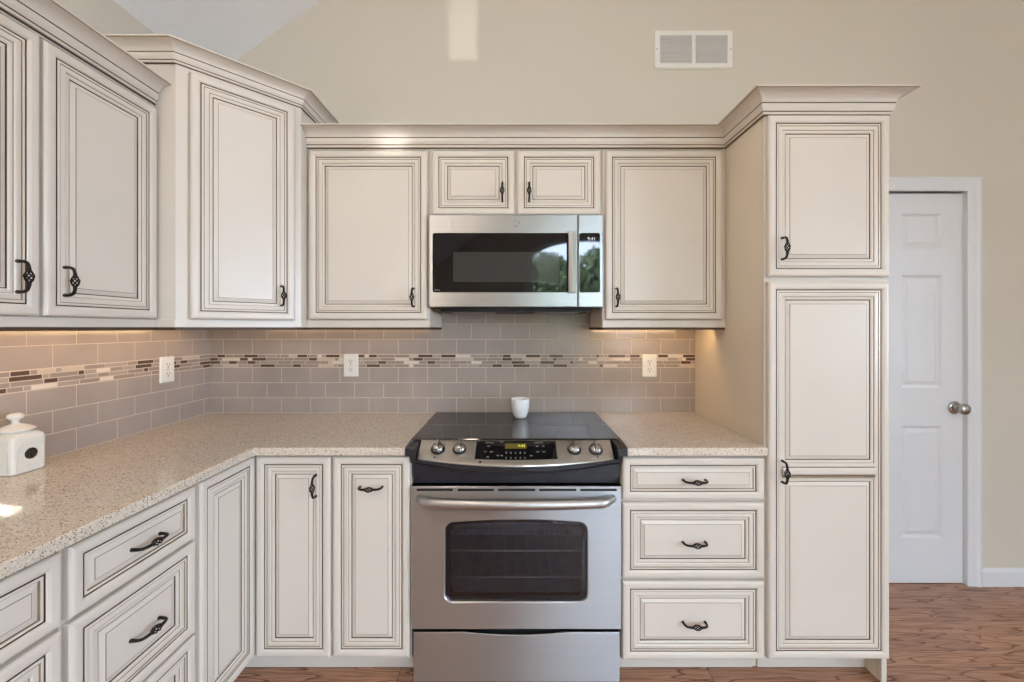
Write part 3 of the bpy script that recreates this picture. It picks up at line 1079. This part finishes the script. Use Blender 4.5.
# drawers on the left run
y0 = 0.9185
cabinet('drawer_cabinet', 'cream left base cabinet with three drawers beside the corner cabinet', (XB, y0, 0), math.radians(90), 1.3005 - y0, XB - WL - 0.002, BZ0, BZ1,
        [('drawer', 0.927 - y0, 1.2935 - y0, 0.708, 0.873, P_SLIM, pz(1.120 - y0, 0.786, False, 0.086, 0.004), None),
         ('drawer', 0.927 - y0, 1.2935 - y0, 0.411, 0.698, P_FULL, pz(1.120 - y0, 0.546, False, 0.086, 0.007), None),
         ('drawer', 0.927 - y0, 1.2935 - y0, 0.099, 0.402, P_FULL, pz(1.120 - y0, 0.239, False, 0.086, 0.007), None)],
        rails=(0.703, 0.4065), kick=0.075)
y1 = 0.4150
cabinet('base_cabinet', 'cream left base cabinet with one drawer over a door at the lower left edge', (XB, y1, 0), math.radians(90), 0.9175 - y1, XB - WL - 0.002, BZ0, BZ1,
        [('drawer', 0.430 - y1, 0.9108 - y1, 0.708, 0.873, P_SLIM, pz(0.675 - y1, 0.786, False, 0.086, 0.004), None),
         ('door', 0.430 - y1, 0.9108 - y1, 0.099, 0.698, P_FULL, pz(0.480 - y1, 0.600, True, 0.082, 0.005), None)],
        rails=(0.703,), kick=0.075)

# ------------------------------------------------------------------ range
RX0, RX1 = -0.3940, 0.4130
cx = (RX0 + RX1) / 2
t = thing('kitchen_range', 'stainless steel slide-in range with black glass cooktop between the base cabinets', 'oven', (cx, 1.6, FLOOR))
T = inv((cx, 1.6, FLOOR))
mb = MB(T)
mb.box(RX0 + 0.004, RX1 - 0.004, 1.602, 1.70, FLOOR + 0.035, 0.330)      # walls of the body around the cavity
mb.box(RX0 + 0.004, RX1 - 0.004, 1.602, 2.18, 0.700, 0.850)
mb.box(RX0 + 0.004, RX1 - 0.004, 1.662, 2.18, 0.850, 0.912)
mb.box(RX0 + 0.004, RX0 + 0.06, 1.602, 2.18, 0.330, 0.700)
mb.box(RX1 - 0.06, RX1 - 0.004, 1.602, 2.18, 0.330, 0.700)
mb.box(RX0 + 0.004, RX1 - 0.004, 1.70, 2.18, FLOOR + 0.035, 0.330)
mb.box(RX0 + 0.05, RX0 + 0.12, 1.65, 1.72, FLOOR + 0.0005, FLOOR + 0.036)
mb.box(RX1 - 0.12, RX1 - 0.05, 1.65, 1.72, FLOOR + 0.0005, FLOOR + 0.036)
mb.build('body', BLACKM, t)
mb = MB(T)
mb.box(RX0 + 0.061, RX1 - 0.061, 2.05, 2.06, 0.331, 0.699)
mb.box(RX0 + 0.061, RX1 - 0.061, 1.606, 2.05, 0.331, 0.333)
mb.build('oven_cavity', CAVITY, t)
for z in (0.482, 0.374):
    mb = MB(T)
    for k in range(15):
        x = RX0 + 0.075 + k * (RX1 - RX0 - 0.15) / 14
        mb.tube([(x, 1.64, z), (x, 2.03, z)], 0.0011, 5)
    for y in (1.64, 1.83, 2.03):
        mb.tube([(RX0 + 0.064, y, z - 0.003), (RX1 - 0.064, y, z - 0.003)], 0.003, 6)
    mb.build('oven_rack', RACK, t)
# cooktop glass with its raised ends
mb = MB(T)
mb.prism([(-0.4165, 2.176), (0.4335, 2.176), (0.4335, 1.652), (-0.4165, 1.652)], CT + 0.0006, CT + 0.0095)
mb.build('cooktop', COOK, t, 0.003)
for s in (0, 1):
    mb = MB(T)
    a, b = ((-0.4145, -0.3985) if s == 0 else (0.4165, 0.4325))
    mb.prism_x = None
    prof = [(1.651, CT + 0.0008), (1.651, CT + 0.0092), (1.640, CT + 0.0092), (1.556, CT + 0.003), (1.552, CT - 0.002), (1.552, 0.884), (1.558, 0.882), (1.5578, CT + 0.0008)]
    mb.loops([[(a, y, z) for y, z in prof], [(b, y, z) for y, z in prof]], [0], cap0=True, cap1=True)
    w0, w1 = ((-0.3985, RX0 + 0.016) if s == 0 else (RX1 - 0.016, 0.4165))
    prof2 = [(1.651, CT + 0.004), (1.556, CT + 0.001), (1.552, CT - 0.004), (1.552, 0.884), (1.575, 0.850), (1.601, 0.850), (1.651, 0.9125)]
    mb.loops([[(w0, y, z) for y, z in prof2], [(w1, y, z) for y, z in prof2]], [0], cap0=True, cap1=True)
    mb.build('end_cap', BLACK, t)

# bowed control panel
NX = 24
px_a, px_b = -0.3730, 0.3860


def bow(x, e=1.572, c=1.520):
    u = (x - cx) / (px_b - cx)
    return e + (c - e) * (1 - min(1, abs(u)) ** 1.9)


def panel_pt(x, v, off=0.0):
    """v: 0 at the front edge, 1 at the cooktop"""
    yb, zb = bow(x), 0.868 - 0.010 * (1.572 - bow(x)) / 0.052
    p = Vector((x, yb + (1.648 - yb) * v, zb + (0.9215 - zb) * v))
    n = Vector((0, -(0.9215 - zb), (1.648 - yb))).normalized()
    return p + n * off


mb = MB(T)
xs = [px_a + (px_b - px_a) * k / NX for k in range(NX + 1)]
sect = []
for x in xs:
    e = 0.010 if x in (xs[0], xs[-1]) else 0.0
    L = [panel_pt(x, 0.0, -0.012), panel_pt(x, 0.0, -0.004 - e * 0.3), panel_pt(x, 0.02, -0.001 - e * 0.1), panel_pt(x, 0.10, 0.0), panel_pt(x, 0.5, 0.0), panel_pt(x, 0.9, 0.0), panel_pt(x, 0.985, -0.001), panel_pt(x, 1.0, -0.004), panel_pt(x, 1.0, -0.03), panel_pt(x, 0.2, -0.03)]
    sect.append(L)
mb.loops(sect, [0] * len(sect), cap0=True, cap1=True)
cp = mb.build('control_panel', STEELP, t, 0.0)


def on_panel(px, py):
    """the control panel point that photo coordinates (px, py) fall on"""
    best = None
    for k in range(60):
        v = k / 59
        for x in (None,):
            yy = 1.61
            for _ in range(4):
                X = (px - 514) * yy / 408
                p = panel_pt(X, v)
                yy = p.y
            zy = 328 - 408 * (p.z - EYE) / p.y
            e = abs(zy - py)
            if best is None or e < best[0]:
                best = (e, X, v)
    return best[1], best[2]


def panel_patch(mb, xa, xb, va, vb, off, n=10, th=0.004):
    rows_ = []
    for k in range(n + 1):
        x = xa + (xb - xa) * k / n
        rows_.append([panel_pt(x, va, off - th), panel_pt(x, va, off), panel_pt(x, vb, off), panel_pt(x, vb, off - th)])
    mb.loops(rows_, [0] * n, cap0=True, cap1=True)


mb = MB(T)
xa, va = -0.1455, 0.23
panel_patch(mb, -0.150, 0.166, 0.21, 0.93, 0.0009, 14)
disp = mb.build('control_glass', GLASSB, cp)
mb = MB(T)
panel_patch(mb, -0.035, 0.049, 0.63, 0.83, 0.0013, 4, 0.002)
mb.build('display', AMBER, cp)


def text_on(body, size, loc, rot, mat, parent, name, T):
    cu = bpy.data.curves.new(name, 'FONT')
    cu.body = body
    cu.size = size
    cu.align_x = 'CENTER'
    cu.align_y = 'CENTER'
    cu.extrude = 0.0001
    cu.materials.append(mat)
    o = bpy.data.objects.new(name, cu)
    me = bpy.data.meshes.new_from_object(o)
    bpy.data.objects.remove(o)
    me.transform(Matrix.Translation(T @ Vector(loc)) @ Euler(rot).to_matrix().to_4x4())
    me.materials.clear()
    me.materials.append(mat)
    o = bpy.data.objects.new(name, me)
    C.objects.link(o)
    o.parent = parent
    return o


tilt = math.atan2(0.9215 - 0.860, 1.648 - 1.535)
text_on('9:42', 0.017, panel_pt(0.030, 0.73, 0.0018), (tilt, 0, 0), DIGIT, cp, 'clock_digits', T)
# printed keys
for (x, v, w) in ((-0.098, 0.86, 0.034), (-0.10, 0.72, 0.012), (-0.112, 0.50, 0.010), (-0.088, 0.50, 0.012), (-0.101, 0.30, 0.009), (-0.062, 0.36, 0.008), (-0.047, 0.36, 0.008), (-0.05, 0.89, 0.014),
                  (0.098, 0.86, 0.036), (0.092, 0.72, 0.012), (0.116, 0.72, 0.010), (0.092, 0.50, 0.012), (0.116, 0.50, 0.012), (0.066, 0.36, 0.010)):
    mb = MB(T)
    panel_patch(mb, x - w / 2, x + w / 2, v - 0.022, v + 0.022, 0.0012, 2, 0.001)
    mb.build('key_mark', KEYP, cp)
for k in range(5):
    for v in (0.47, 0.28):
        x = -0.030 + k * 0.018
        mb = MB(T)
        panel_patch(mb, x - 0.0022, x + 0.0022, v - 0.03, v + 0.03, 0.0012, 1, 0.001)
        mb.build('key_mark', KEYP, cp)
for x in (-0.307, 0.322):
    mb = MB(T)
    mb.tube([panel_pt(x, 0.16, 0.0), panel_pt(x, 0.16, 0.0012)], 0.004, 10)
    mb.build('indicator_lamp', DARK, cp)
mb = MB(T)
c_ = panel_pt(-0.128, 0.10, 0.0)
mb.tube([c_, panel_pt(-0.128, 0.10, 0.0012)], 0.0055, 12)
mb.build('emblem', DARK, cp)
# knobs
for px, py in ((438.0, 449.5), (459.5, 449.5), (574.2, 450.0), (595.5, 450.0)):
    X, v = on_panel(px, py)
    p0 = panel_pt(X, v, 0.0)
    n = (panel_pt(X, v, 1.0) - p0).normalized()
    M = Matrix.Translation(p0) @ n.to_track_quat('Z', 'Y').to_matrix().to_4x4()
    mb = MB(T)
    mb.M = M
    mb.lathe([(0.0, -0.003), (0.0335, -0.002), (0.0335, 0.0015), (0.0, 0.0016)], (0, 0, 0), 28, smooth=False)
    sk = mb.build('knob_bezel', STEELP, cp)
    mb = MB(T)
    mb.M = M
    mb.lathe([(0.0, 0.0015), (0.0275, 0.0015), (0.0275, 0.006), (0.026, 0.008), (0.0, 0.008)], (0, 0, 0), 28, smooth=False)
    mb.build('knob_base', BLACKM, cp)
    mb = MB(T)
    mb.M = M
    mb.lathe([(0.0, 0.0078), (0.0245, 0.0078), (0.0240, 0.014), (0.0200, 0.020), (0.012, 0.023), (0.0, 0.0235)], (0, 0, 0), 28)
    gl = [(-0.0068, 0.020), (0.0068, 0.020), (0.0050, 0.036), (-0.0050, 0.036)]
    mb.loops([[(x, yy, z * (1 if abs(yy) < 0.02 else 0.86)) for x, z in gl] for yy in (-0.0235, -0.016, 0.016, 0.0235)], [0] * 4, cap0=True, cap1=True)
    mb.build('knob', NICKEL, cp)

# black bumper under the panel, bowed like it
mb = MB(T)
sect = []
for k in range(NX + 1):
    x = RX0 + 0.004 + (RX1 - RX0 - 0.008) * k / NX
    y = bow(x, 1.574, 1.524)
    kk = (1.574 - y) / 0.050
    zt_ = 0.8665 - 0.0115 * kk
    zb_ = 0.842 - 0.024 * kk
    sect.append([(x, 1.603, zt_), (x, y + 0.006, zt_), (x, y - 0.003, zt_ - 0.005), (x, y - 0.003, (zt_ + zb_) / 2), (x, y + 0.004, zb_ + 0.005), (x, y + 0.016, zb_), (x, 1.603, zb_)])
mb.loops(sect, [0] * (NX + 1), cap0=True, cap1=True)
mb.build('front_bumper', BLACK, t)
mb = MB(T)
mb.box(RX0 + 0.002, RX1 - 0.002, 1.588, 1.602, 0.790, 0.860)
mb.box(RX0 + 0.02, RX1 - 0.02, 1.592, 1.602, 0.768, 0.790)
mb.build('fascia', BLACK, t)

# oven door
DY = 1.565
dz0, dz1 = 0.2155, 0.7640
mb = MB(T)
wx0, wx1, wz0_, wz1_ = -0.2650, 0.2810, 0.3210, 0.6225


def win_loop(grow, y, r0):
    L = []
    a0, a1, b0, b1 = wx0 - grow, wx1 + grow, wz0_ - grow, wz1_ + grow
    n = 7
    for cx_, cz_, a in ((a1 - r0, b1 - r0, 0), (a0 + r0, b1 - r0, 90), (a0 + r0, b0 + r0, 180), (a1 - r0, b0 + r0, 270)):
        for k in range(n):
            t_ = math.radians(a + 90 * k / (n - 1))
            L.append([cx_ + r0 * math.cos(t_), y, cz_ + r0 * math.sin(t_)])
        if a == 0 or a == 180:      # extra points along the top and bottom edges for the arched top
            for k in range(1, 9):
                u = k / 9
                if a == 0:
                    L.append([a1 - r0 + (a0 - a1 + 2 * r0) * u, y, b1])
                else:
                    L.append([a0 + r0 + (a1 - a0 - 2 * r0) * u, y, b0])
    for p in L:
        if p[2] > (b0 + b1) / 2:
            u = (p[0] - (a0 + a1) / 2) / ((a1 - a0) / 2)
            p[2] += 0.013 * (1 - u * u) * (p[2] - (b0 + b1) / 2) / ((b1 - b0) / 2)
    return L


def door_outer(y, ins=0.0):
    """same count as win_loop, on the rectangular outline of the door"""
    L = []
    a0, a1, b0, b1 = RX0 + ins, RX1 - ins, dz0 + ins, dz1 - ins
    n = 7
    ref = win_loop(0, y, 0.03)
    i = 0
    for (x, z, a) in ((a1, b1, 0), (a0, b1, 90), (a0, b0, 180), (a1, b0, 270)):
        for k in range(n):
            L.append((x, y, z))
        if a == 0 or a == 180:
            for k in range(1, 9):
                u = k / 9
                L.append((a1 + (a0 - a1) * u, y, b1) if a == 0 else (a0 + (a1 - a0) * u, y, b0))
    return L


mb.loops([door_outer(DY + 0.034), door_outer(DY + 0.003), door_outer(DY, 0.003), win_loop(0.004, DY, 0.034), win_loop(0.0, DY + 0.004, 0.03), win_loop(0.0, DY + 0.034, 0.03), door_outer(DY + 0.034)],
         [0] * 7)
od = mb.build('oven_door', STEEL, t)
mb = MB(T)
L1, L2 = win_loop(-0.0005, DY + 0.009, 0.03), win_loop(-0.0005, DY + 0.013, 0.03)
mb.loops([L1, L2], [0], cap0=True, cap1=True)
mb.build('oven_window', OVENGL, od)
mb = MB(T)
mb.loops([win_loop(-0.0005, DY + 0.0135, 0.03), win_loop(-0.0005, DY + 0.033, 0.03), win_loop(-0.016, DY + 0.033, 0.024), win_loop(-0.014, DY + 0.0135, 0.024)], [0] * 4, wrap=True)
mb.build('window_gasket', BLACKM, od)
# vent slots: dark openings with a lip
mb = MB(T)
for a, b in ((416.5, 453), (457.5, 494), (498, 535.5), (539, 576.5), (580, 617)):
    xa, xb = (a - 514) * DY / 408, (b - 514) * DY / 408
    mb.loops([rr(xa, xb, 0.7465, 0.7555, 0.004, DY - 0.0004), rr(xa, xb, 0.7465, 0.7555, 0.004, DY + 0.002)], [0], cap0=True, cap1=True)
mb.build('vent_slot', BLACKM, od)
# bowed bar handle
mb = MB(T)
path, rad = [], []
hx0, hx1 = -0.362, 0.380
for k in range(29):
    u = k / 28
    x = hx0 + (hx1 - hx0) * u
    e = min(u, 1 - u) * 28
    y = DY + 0.004 - 0.040 * min(1, e / 2.0) ** 0.6 - 0.014 * (1 - (2 * u - 1) ** 2)
    path.append((x, y, 0.7185 - 0.003 * (1 - (2 * u - 1) ** 2)))
    rad.append(0.016 if e < 0.5 else (0.0185 if e < 1.5 else 0.0198))
mb.tube(path, rad, 16)
mb.build('handle', stainless('handle_steel', (190, 188, 186), 0.34, 0.3), od)

# storage drawer, with a scooped top edge
mb = MB(T)
top = []
za = 0.2030
for k in range(25):
    u = k / 24
    x = RX0 + 0.007 + (RX1 - RX0 - 0.014) * u
    w = max(0.0, 1 - ((u - 0.5) / 0.24) ** 2)
    top.append((x, za - 0.011 * w))
bot = [(RX1 - 0.007, FLOOR + 0.030), (RX0 + 0.007, FLOOR + 0.030)]
pts = top + bot
mb.prism_y(pts, DY + 0.002, DY + 0.034)
mb.build('storage_drawer', STEEL, t, 0.003)

# ------------------------------------------------------------------ microwave
MX0, MX1 = -0.3865, 0.4055
MY = 1.850
t = thing('microwave', 'stainless steel over-the-range microwave with a black glass door', 'microwave', ((MX0 + MX1) / 2, 2.0, 1.445))
T = inv(t.location)
mb = MB(T)
mb.box(MX0 + 0.002, MX1 - 0.002, MY + 0.031, WB - 0.010, 1.468, 1.886)
mb.build('casing', BLACKM, t)
mb = MB(T)
mb.box(MX0 + 0.04, MX1 - 0.05, 1.92, 2.17, 1.447, 1.4675)
mb.box(MX0 + 0.01, MX1 - 0.01, MY + 0.032, 1.90, 1.460, 1.4675)
mb.build('underside', BLACKM, t)
for a, b in ((-0.30, -0.09), (0.10, 0.31)):
    mb = MB(T)
    mb.box(a, b, 1.94, 2.12, 1.4435, 1.4468)
    mb.build('grease_filter', FILTER, t, 0.001)


def slab_with_hole(mb, x0, x1, z0, z1, hx0, hx1, hz0, hz1, y, th, r=0.009, e=0.004):
    n = 5
    def outer(y_, i):
        L = []
        for (x, z) in ((x1 - i, z1 - i), (x0 + i, z1 - i), (x0 + i, z0 + i), (x1 - i, z0 + i)):
            L += [(x, y_, z)] * n
        return L
    mb.loops([outer(y + th, 0), outer(y + e, 0), outer(y, e), rr(hx0, hx1, hz0, hz1, r, y, n), rr(hx0, hx1, hz0, hz1, r, y + 0.006, n), outer(y + th, 0)], [0] * 6)


mz0, mz1 = 1.4655, 1.8870
gz0, gz1 = 1.533, 1.803
mb = MB(T)
slab_with_hole(mb, MX0, 0.2895, mz0, mz1, -0.3695, 0.2490, gz0, gz1, MY, 0.030)
md = mb.build('door', STEELM, t)
mb = MB(T)
mb.loops([rr(-0.3693, 0.2488, gz0 + 0.0002, gz1 - 0.0002, 0.009, MY + 0.006), rr(-0.3693, 0.2488, gz0 + 0.0002, gz1 - 0.0002, 0.009, MY + 0.002),
          rr(-0.277, 0.205, 1.581, 1.717, 0.004, MY + 0.002)], [0, 0], cap0=True)
mb.poly(list(rr(-0.277, 0.205, 1.581, 1.717, 0.004, MY + 0.002)), 1)
mb.build('door_glass', [GLASSB, GLASSM], md)
mb = MB(T)
hz = [(-0.000, gz0), (0, gz1 + 0.002)]
mb.loops([[(0.2415 + dx, MY - dy, z) for dx, dy in ((0.0, 0.018), (0.003, 0.028), (0.019, 0.031), (0.035, 0.028), (0.038, 0.018), (0.019, 0.014))] for z in (gz0 - 0.001, gz1 + 0.003)], [0], cap0=True, cap1=True)
for z in (gz0 + 0.02, gz1 - 0.03):
    mb.box(0.2545, 0.2755, MY - 0.016, MY + 0.0005, z, z + 0.018)
mb.build('handle', STEELM, md)
mb = MB(T)
slab_with_hole(mb, 0.2910, MX1, mz0, mz1, 0.2960, 0.3905, gz0, gz1, MY, 0.030)
mc = mb.build('control_section', STEELM, t)
mb = MB(T)
mb.loops([rr(0.2962, 0.3903, gz0 + 0.0002, gz1 - 0.0002, 0.009, MY + 0.006), rr(0.2962, 0.3903, gz0 + 0.0002, gz1 - 0.0002, 0.009, MY + 0.002)], [0], cap0=True, cap1=True)
mb.build('control_glass', GLASSB, mc)
R90 = (math.radians(90), 0, 0)
text_on('9:41', 0.022, (0.3520, MY + 0.0014, 1.7760), R90, DIGITW, mc, 'clock_digits', T)
# round maker's emblem: ring with a two-letter monogram
mb = MB(T)
ex, ez = 0.0115, 1.8450
ring = [(ex + 0.0135 * math.cos(k * math.pi / 12), MY - 0.0006, ez + 0.0135 * math.sin(k * math.pi / 12)) for k in range(25)]
mb.tube(ring, 0.0014, 6)
em = mb.build('emblem', NICKEL, md)
tx = text_on('GE', 0.0135, (ex, MY - 0.0004, ez), R90, NICKEL, em, 'emblem_letters', T)
text_on('Profile', 0.0085, (-0.3470, MY + 0.0014, 1.5440), R90, MARK, md, 'lettering', T)

# ------------------------------------------------------------------ small things
# white cup on the cooktop
cz = CT + 0.0098
mb = MB()
nprof = [(0.0, 0.0), (0.024, 0.0), (0.028, 0.002), (0.0345, 0.018), (0.0395, 0.036), (0.0430, 0.060), (0.0440, 0.080), (0.0438, 0.0925), (0.0425, 0.0940), (0.0405, 0.0925), (0.0405, 0.078), (0.037, 0.040), (0.026, 0.008), (0.0, 0.006)]
mb.lathe(nprof, (0, 0, 0), 40)
mb.v = [Vector((v.x * 1.06, v.y * 1.06, v.z * 1.01)) for v in mb.v]
cupm, nt, b = base_mat('embossed_china', (240, 240, 238), 0.2)
tc = nd(nt, 'ShaderNodeTexCoord')
vv = nd(nt, 'ShaderNodeTexVoronoi', Scale=75.0)
nt.links.new(tc.outputs['Object'], vv.inputs['Vector'])
bp = nd(nt, 'ShaderNodeBump', Strength=0.6, Distance=0.002)
nt.links.new(vv.outputs['Distance'], bp.inputs['Height'])
nt.links.new(bp.outputs['Normal'], b.inputs['Normal'])
o = mb.build('cup', cupm)
o.location = (0.031, 2.045, cz)
tag(o, 'small white embossed china cup standing at the back of the cooktop', 'cup')

# canister
cc = (-1.5885, 1.300, CT)
t = thing('canister', 'white square ceramic canister with a knobbed lid and dark round medallion', 'canister', (cc[0], cc[1], CT + 0.0006))
T = Matrix.Identity(4)


def sq(h, z, r, n=4):
    L = []
    for sx_, sy_, a in ((1, 1, 0), (-1, 1, 90), (-1, -1, 180), (1, -1, 270)):
        for k in range(n):
            q = math.radians(a + 90 * k / (n - 1))
            L.append((sx_ * (h - r) + r * math.cos(q), sy_ * (h - r) + r * math.sin(q), z * KZ))
    return L


mb = MB()
H = 0.0475
KZ = 1.09
mb.loops([sq(H - 0.004, 0.0, 0.012), sq(H, 0.004, 0.012), sq(H, 0.098, 0.012), sq(H - 0.002, 0.106, 0.014), sq(H - 0.008, 0.113, 0.018), sq(H - 0.012, 0.116, 0.03)], [0] * 6, cap0=True, cap1=True)
bd = mb.build('jar_body', CERAM, t, 0.0015)
# arched relief line and leaf sprigs on the sides
mb = MB()


def side_pts(side, pts):
    L = []
    for a, z in pts:
        if side == 'x':
            L.append((H + 0.0003, a, z))
        else:
            L.append((a, -H - 0.0003, z))
    return L


for side in ('x', 'y'):
    arch_p = [(-0.036, 0.012)] + [(-0.036 * math.cos(math.pi * k / 12), 0.074 + 0.020 * math.sin(math.pi * k / 12)) for k in range(13)] + [(0.036, 0.012)]
    mb.tube(side_pts(side, arch_p), 0.0013, 6)
    mb.tube(side_pts(side, [(-0.026 + 0.0052 * k, 0.016 + 0.0016 * k + 0.004 * math.sin(k * 0.8)) for k in range(11)]), 0.0011, 6)
    mb.tube(side_pts(side, [(-0.004 + 0.004 * k, 0.022 + 0.0035 * math.sin(k * 0.9)) for k in range(8)]), 0.0011, 6)
mb.build('relief', CERAM, bd)
mb = MB()
n = 24
ov = lambda s, h: [(H + h, 0.002 + s * 0.0175 * math.cos(2 * math.pi * k / n), 0.0585 + s * 0.0175 * math.sin(2 * math.pi * k / n)) for k in range(n)]
mb.loops([ov(1, -0.0005), ov(1, 0.0012), ov(0.86, 0.0022), ov(0.80, 0.0014)], [0] * 4, cap0=True, cap1=True)
med = mb.build('medallion', noisy('dark_pewter', (62, 54, 44), 0.4, 0.9, 160.0, 0.8, 300.0, metal=0.5), t)
mb = MB()
mb.lathe([(0.0, 0.1155), (0.036, 0.1155), (0.037, 0.119), (0.044, 0.1215), (0.0455, 0.1240), (0.043, 0.1265), (0.030, 0.1335), (0.016, 0.1385), (0.0095, 0.141), (0.0085, 0.147), (0.011, 0.152),
          (0.0175, 0.155), (0.0200, 0.1605), (0.0185, 0.1665), (0.011, 0.1705), (0.0, 0.1715)], (0, 0, 0), 36)
mb.v = [Vector((v.x, v.y, v.z * KZ)) for v in mb.v]
mb.build('lid', CERAM, t)


# outlets
def outlet(label, loc, rz):
    t = thing('power_outlet', label, 'outlet', loc, rz, 'white power outlets on the backsplash')
    w, h = 0.0395, 0.0610
    mb = MB()
    mb.loops([rr(-w, w, -h, h, 0.004, -0.0002), rr(-w, w, -h, h, 0.004, -0.0035), rr(-w + 0.004, w - 0.004, -h + 0.004, h - 0.004, 0.003, -0.0065)], [0] * 3, cap0=True, cap1=True)
    mb.build('cover_plate', PLAST, t)
    for s in (-1, 1):
        mb = MB()
        cz_ = s * 0.0215
        mb.loops([rr(-0.0175, 0.0175, cz_ - 0.0155, cz_ + 0.0155, 0.008, -0.0064), rr(-0.0175, 0.0175, cz_ - 0.0155, cz_ + 0.0155, 0.008, -0.0084)], [0], cap0=True, cap1=True)
        rc = mb.build('socket', PLAST, t)
        mb = MB()
        mb.box(-0.0085, -0.0060, -0.0087, -0.0080, cz_ - 0.001, cz_ + 0.009)
        mb.box(0.0060, 0.0085, -0.0087, -0.0080, cz_ - 0.001, cz_ + 0.008)
        mb.tube([(0, -0.0080, cz_ - 0.008), (0, -0.0087, cz_ - 0.008)], 0.0034, 10)
        mb.build('socket_slots', DARK, rc)
    mb = MB()
    mb.tube([(0, -0.0060, 0), (0, -0.0072, 0)], 0.003, 10)
    mb.build('screw', NICKEL, t)


outlet('white power outlet on the tiles of the left wall', (WL + 0.0086, 1.925, 1.176), math.radians(90))
outlet('white power outlet on the back tiles left of the range', (-0.8775, WB - 0.0086, 1.172), 0)
outlet('white power outlet on the back tiles right of the range', (0.7280, WB - 0.0086, 1.169), 0)

# return air grille
vx0, vx1, vz0, vz1 = 0.758, 1.179, 2.771, 2.977
t = thing('air_vent', 'white metal air return grille high on the beige wall', 'vent', ((vx0 + vx1) / 2, WB - 0.001, vz0))
T = inv(t.location)
vy = WB - 0.001
mb = MB(T)
ia, ib, iz0, iz1 = vx0 + 0.029, vx1 - 0.029, vz0 + 0.026, vz1 - 0.026
mc_ = (ia + ib) / 2


def rect_y(a, b, c, d, y):
    return [(a, y, c), (b, y, c), (b, y, d), (a, y, d)]


mb.loops([rect_y(vx0, vx1, vz0, vz1, vy), rect_y(vx0, vx1, vz0, vz1, vy - 0.004), rect_y(vx0 + 0.005, vx1 - 0.005, vz0 + 0.005, vz1 - 0.005, vy - 0.009),
          rect_y(ia, ib, iz0, iz1, vy - 0.009), rect_y(ia, ib, iz0, iz1, vy - 0.001)], [0] * 5, cap0=True)
mb.box(mc_ - 0.009, mc_ + 0.009, vy - 0.010, vy - 0.001, iz0, iz1)
mb.build('frame', PLAST, t)
for a, b in ((ia, mc_ - 0.009), (mc_ + 0.009, ib)):
    mb = MB(T)
    nl = 13
    for k in range(nl):
        z = iz0 + (iz1 - iz0) * (k + 0.5) / nl
        mb.loops([[(x, vy - 0.009, z - 0.0056), (x, vy - 0.0078, z - 0.0060), (x, vy - 0.004, z + 0.0062), (x, vy - 0.0052, z + 0.0066)] for x in (a + 0.0005, b - 0.0005)], [0], cap0=True, cap1=True)
    mb.poly(rect_y(a, b, iz0, iz1, vy - 0.0012), 0)
    mb.build('grille', [GREYV, MARK], t)
for x in (vx0 + 0.012, vx1 - 0.012):
    mb = MB(T)
    mb.tube([(x, vy - 0.006, (vz0 + vz1) / 2), (x, vy - 0.0102, (vz0 + vz1) / 2)], 0.004, 10)
    mb.build('screw', MARK, t)
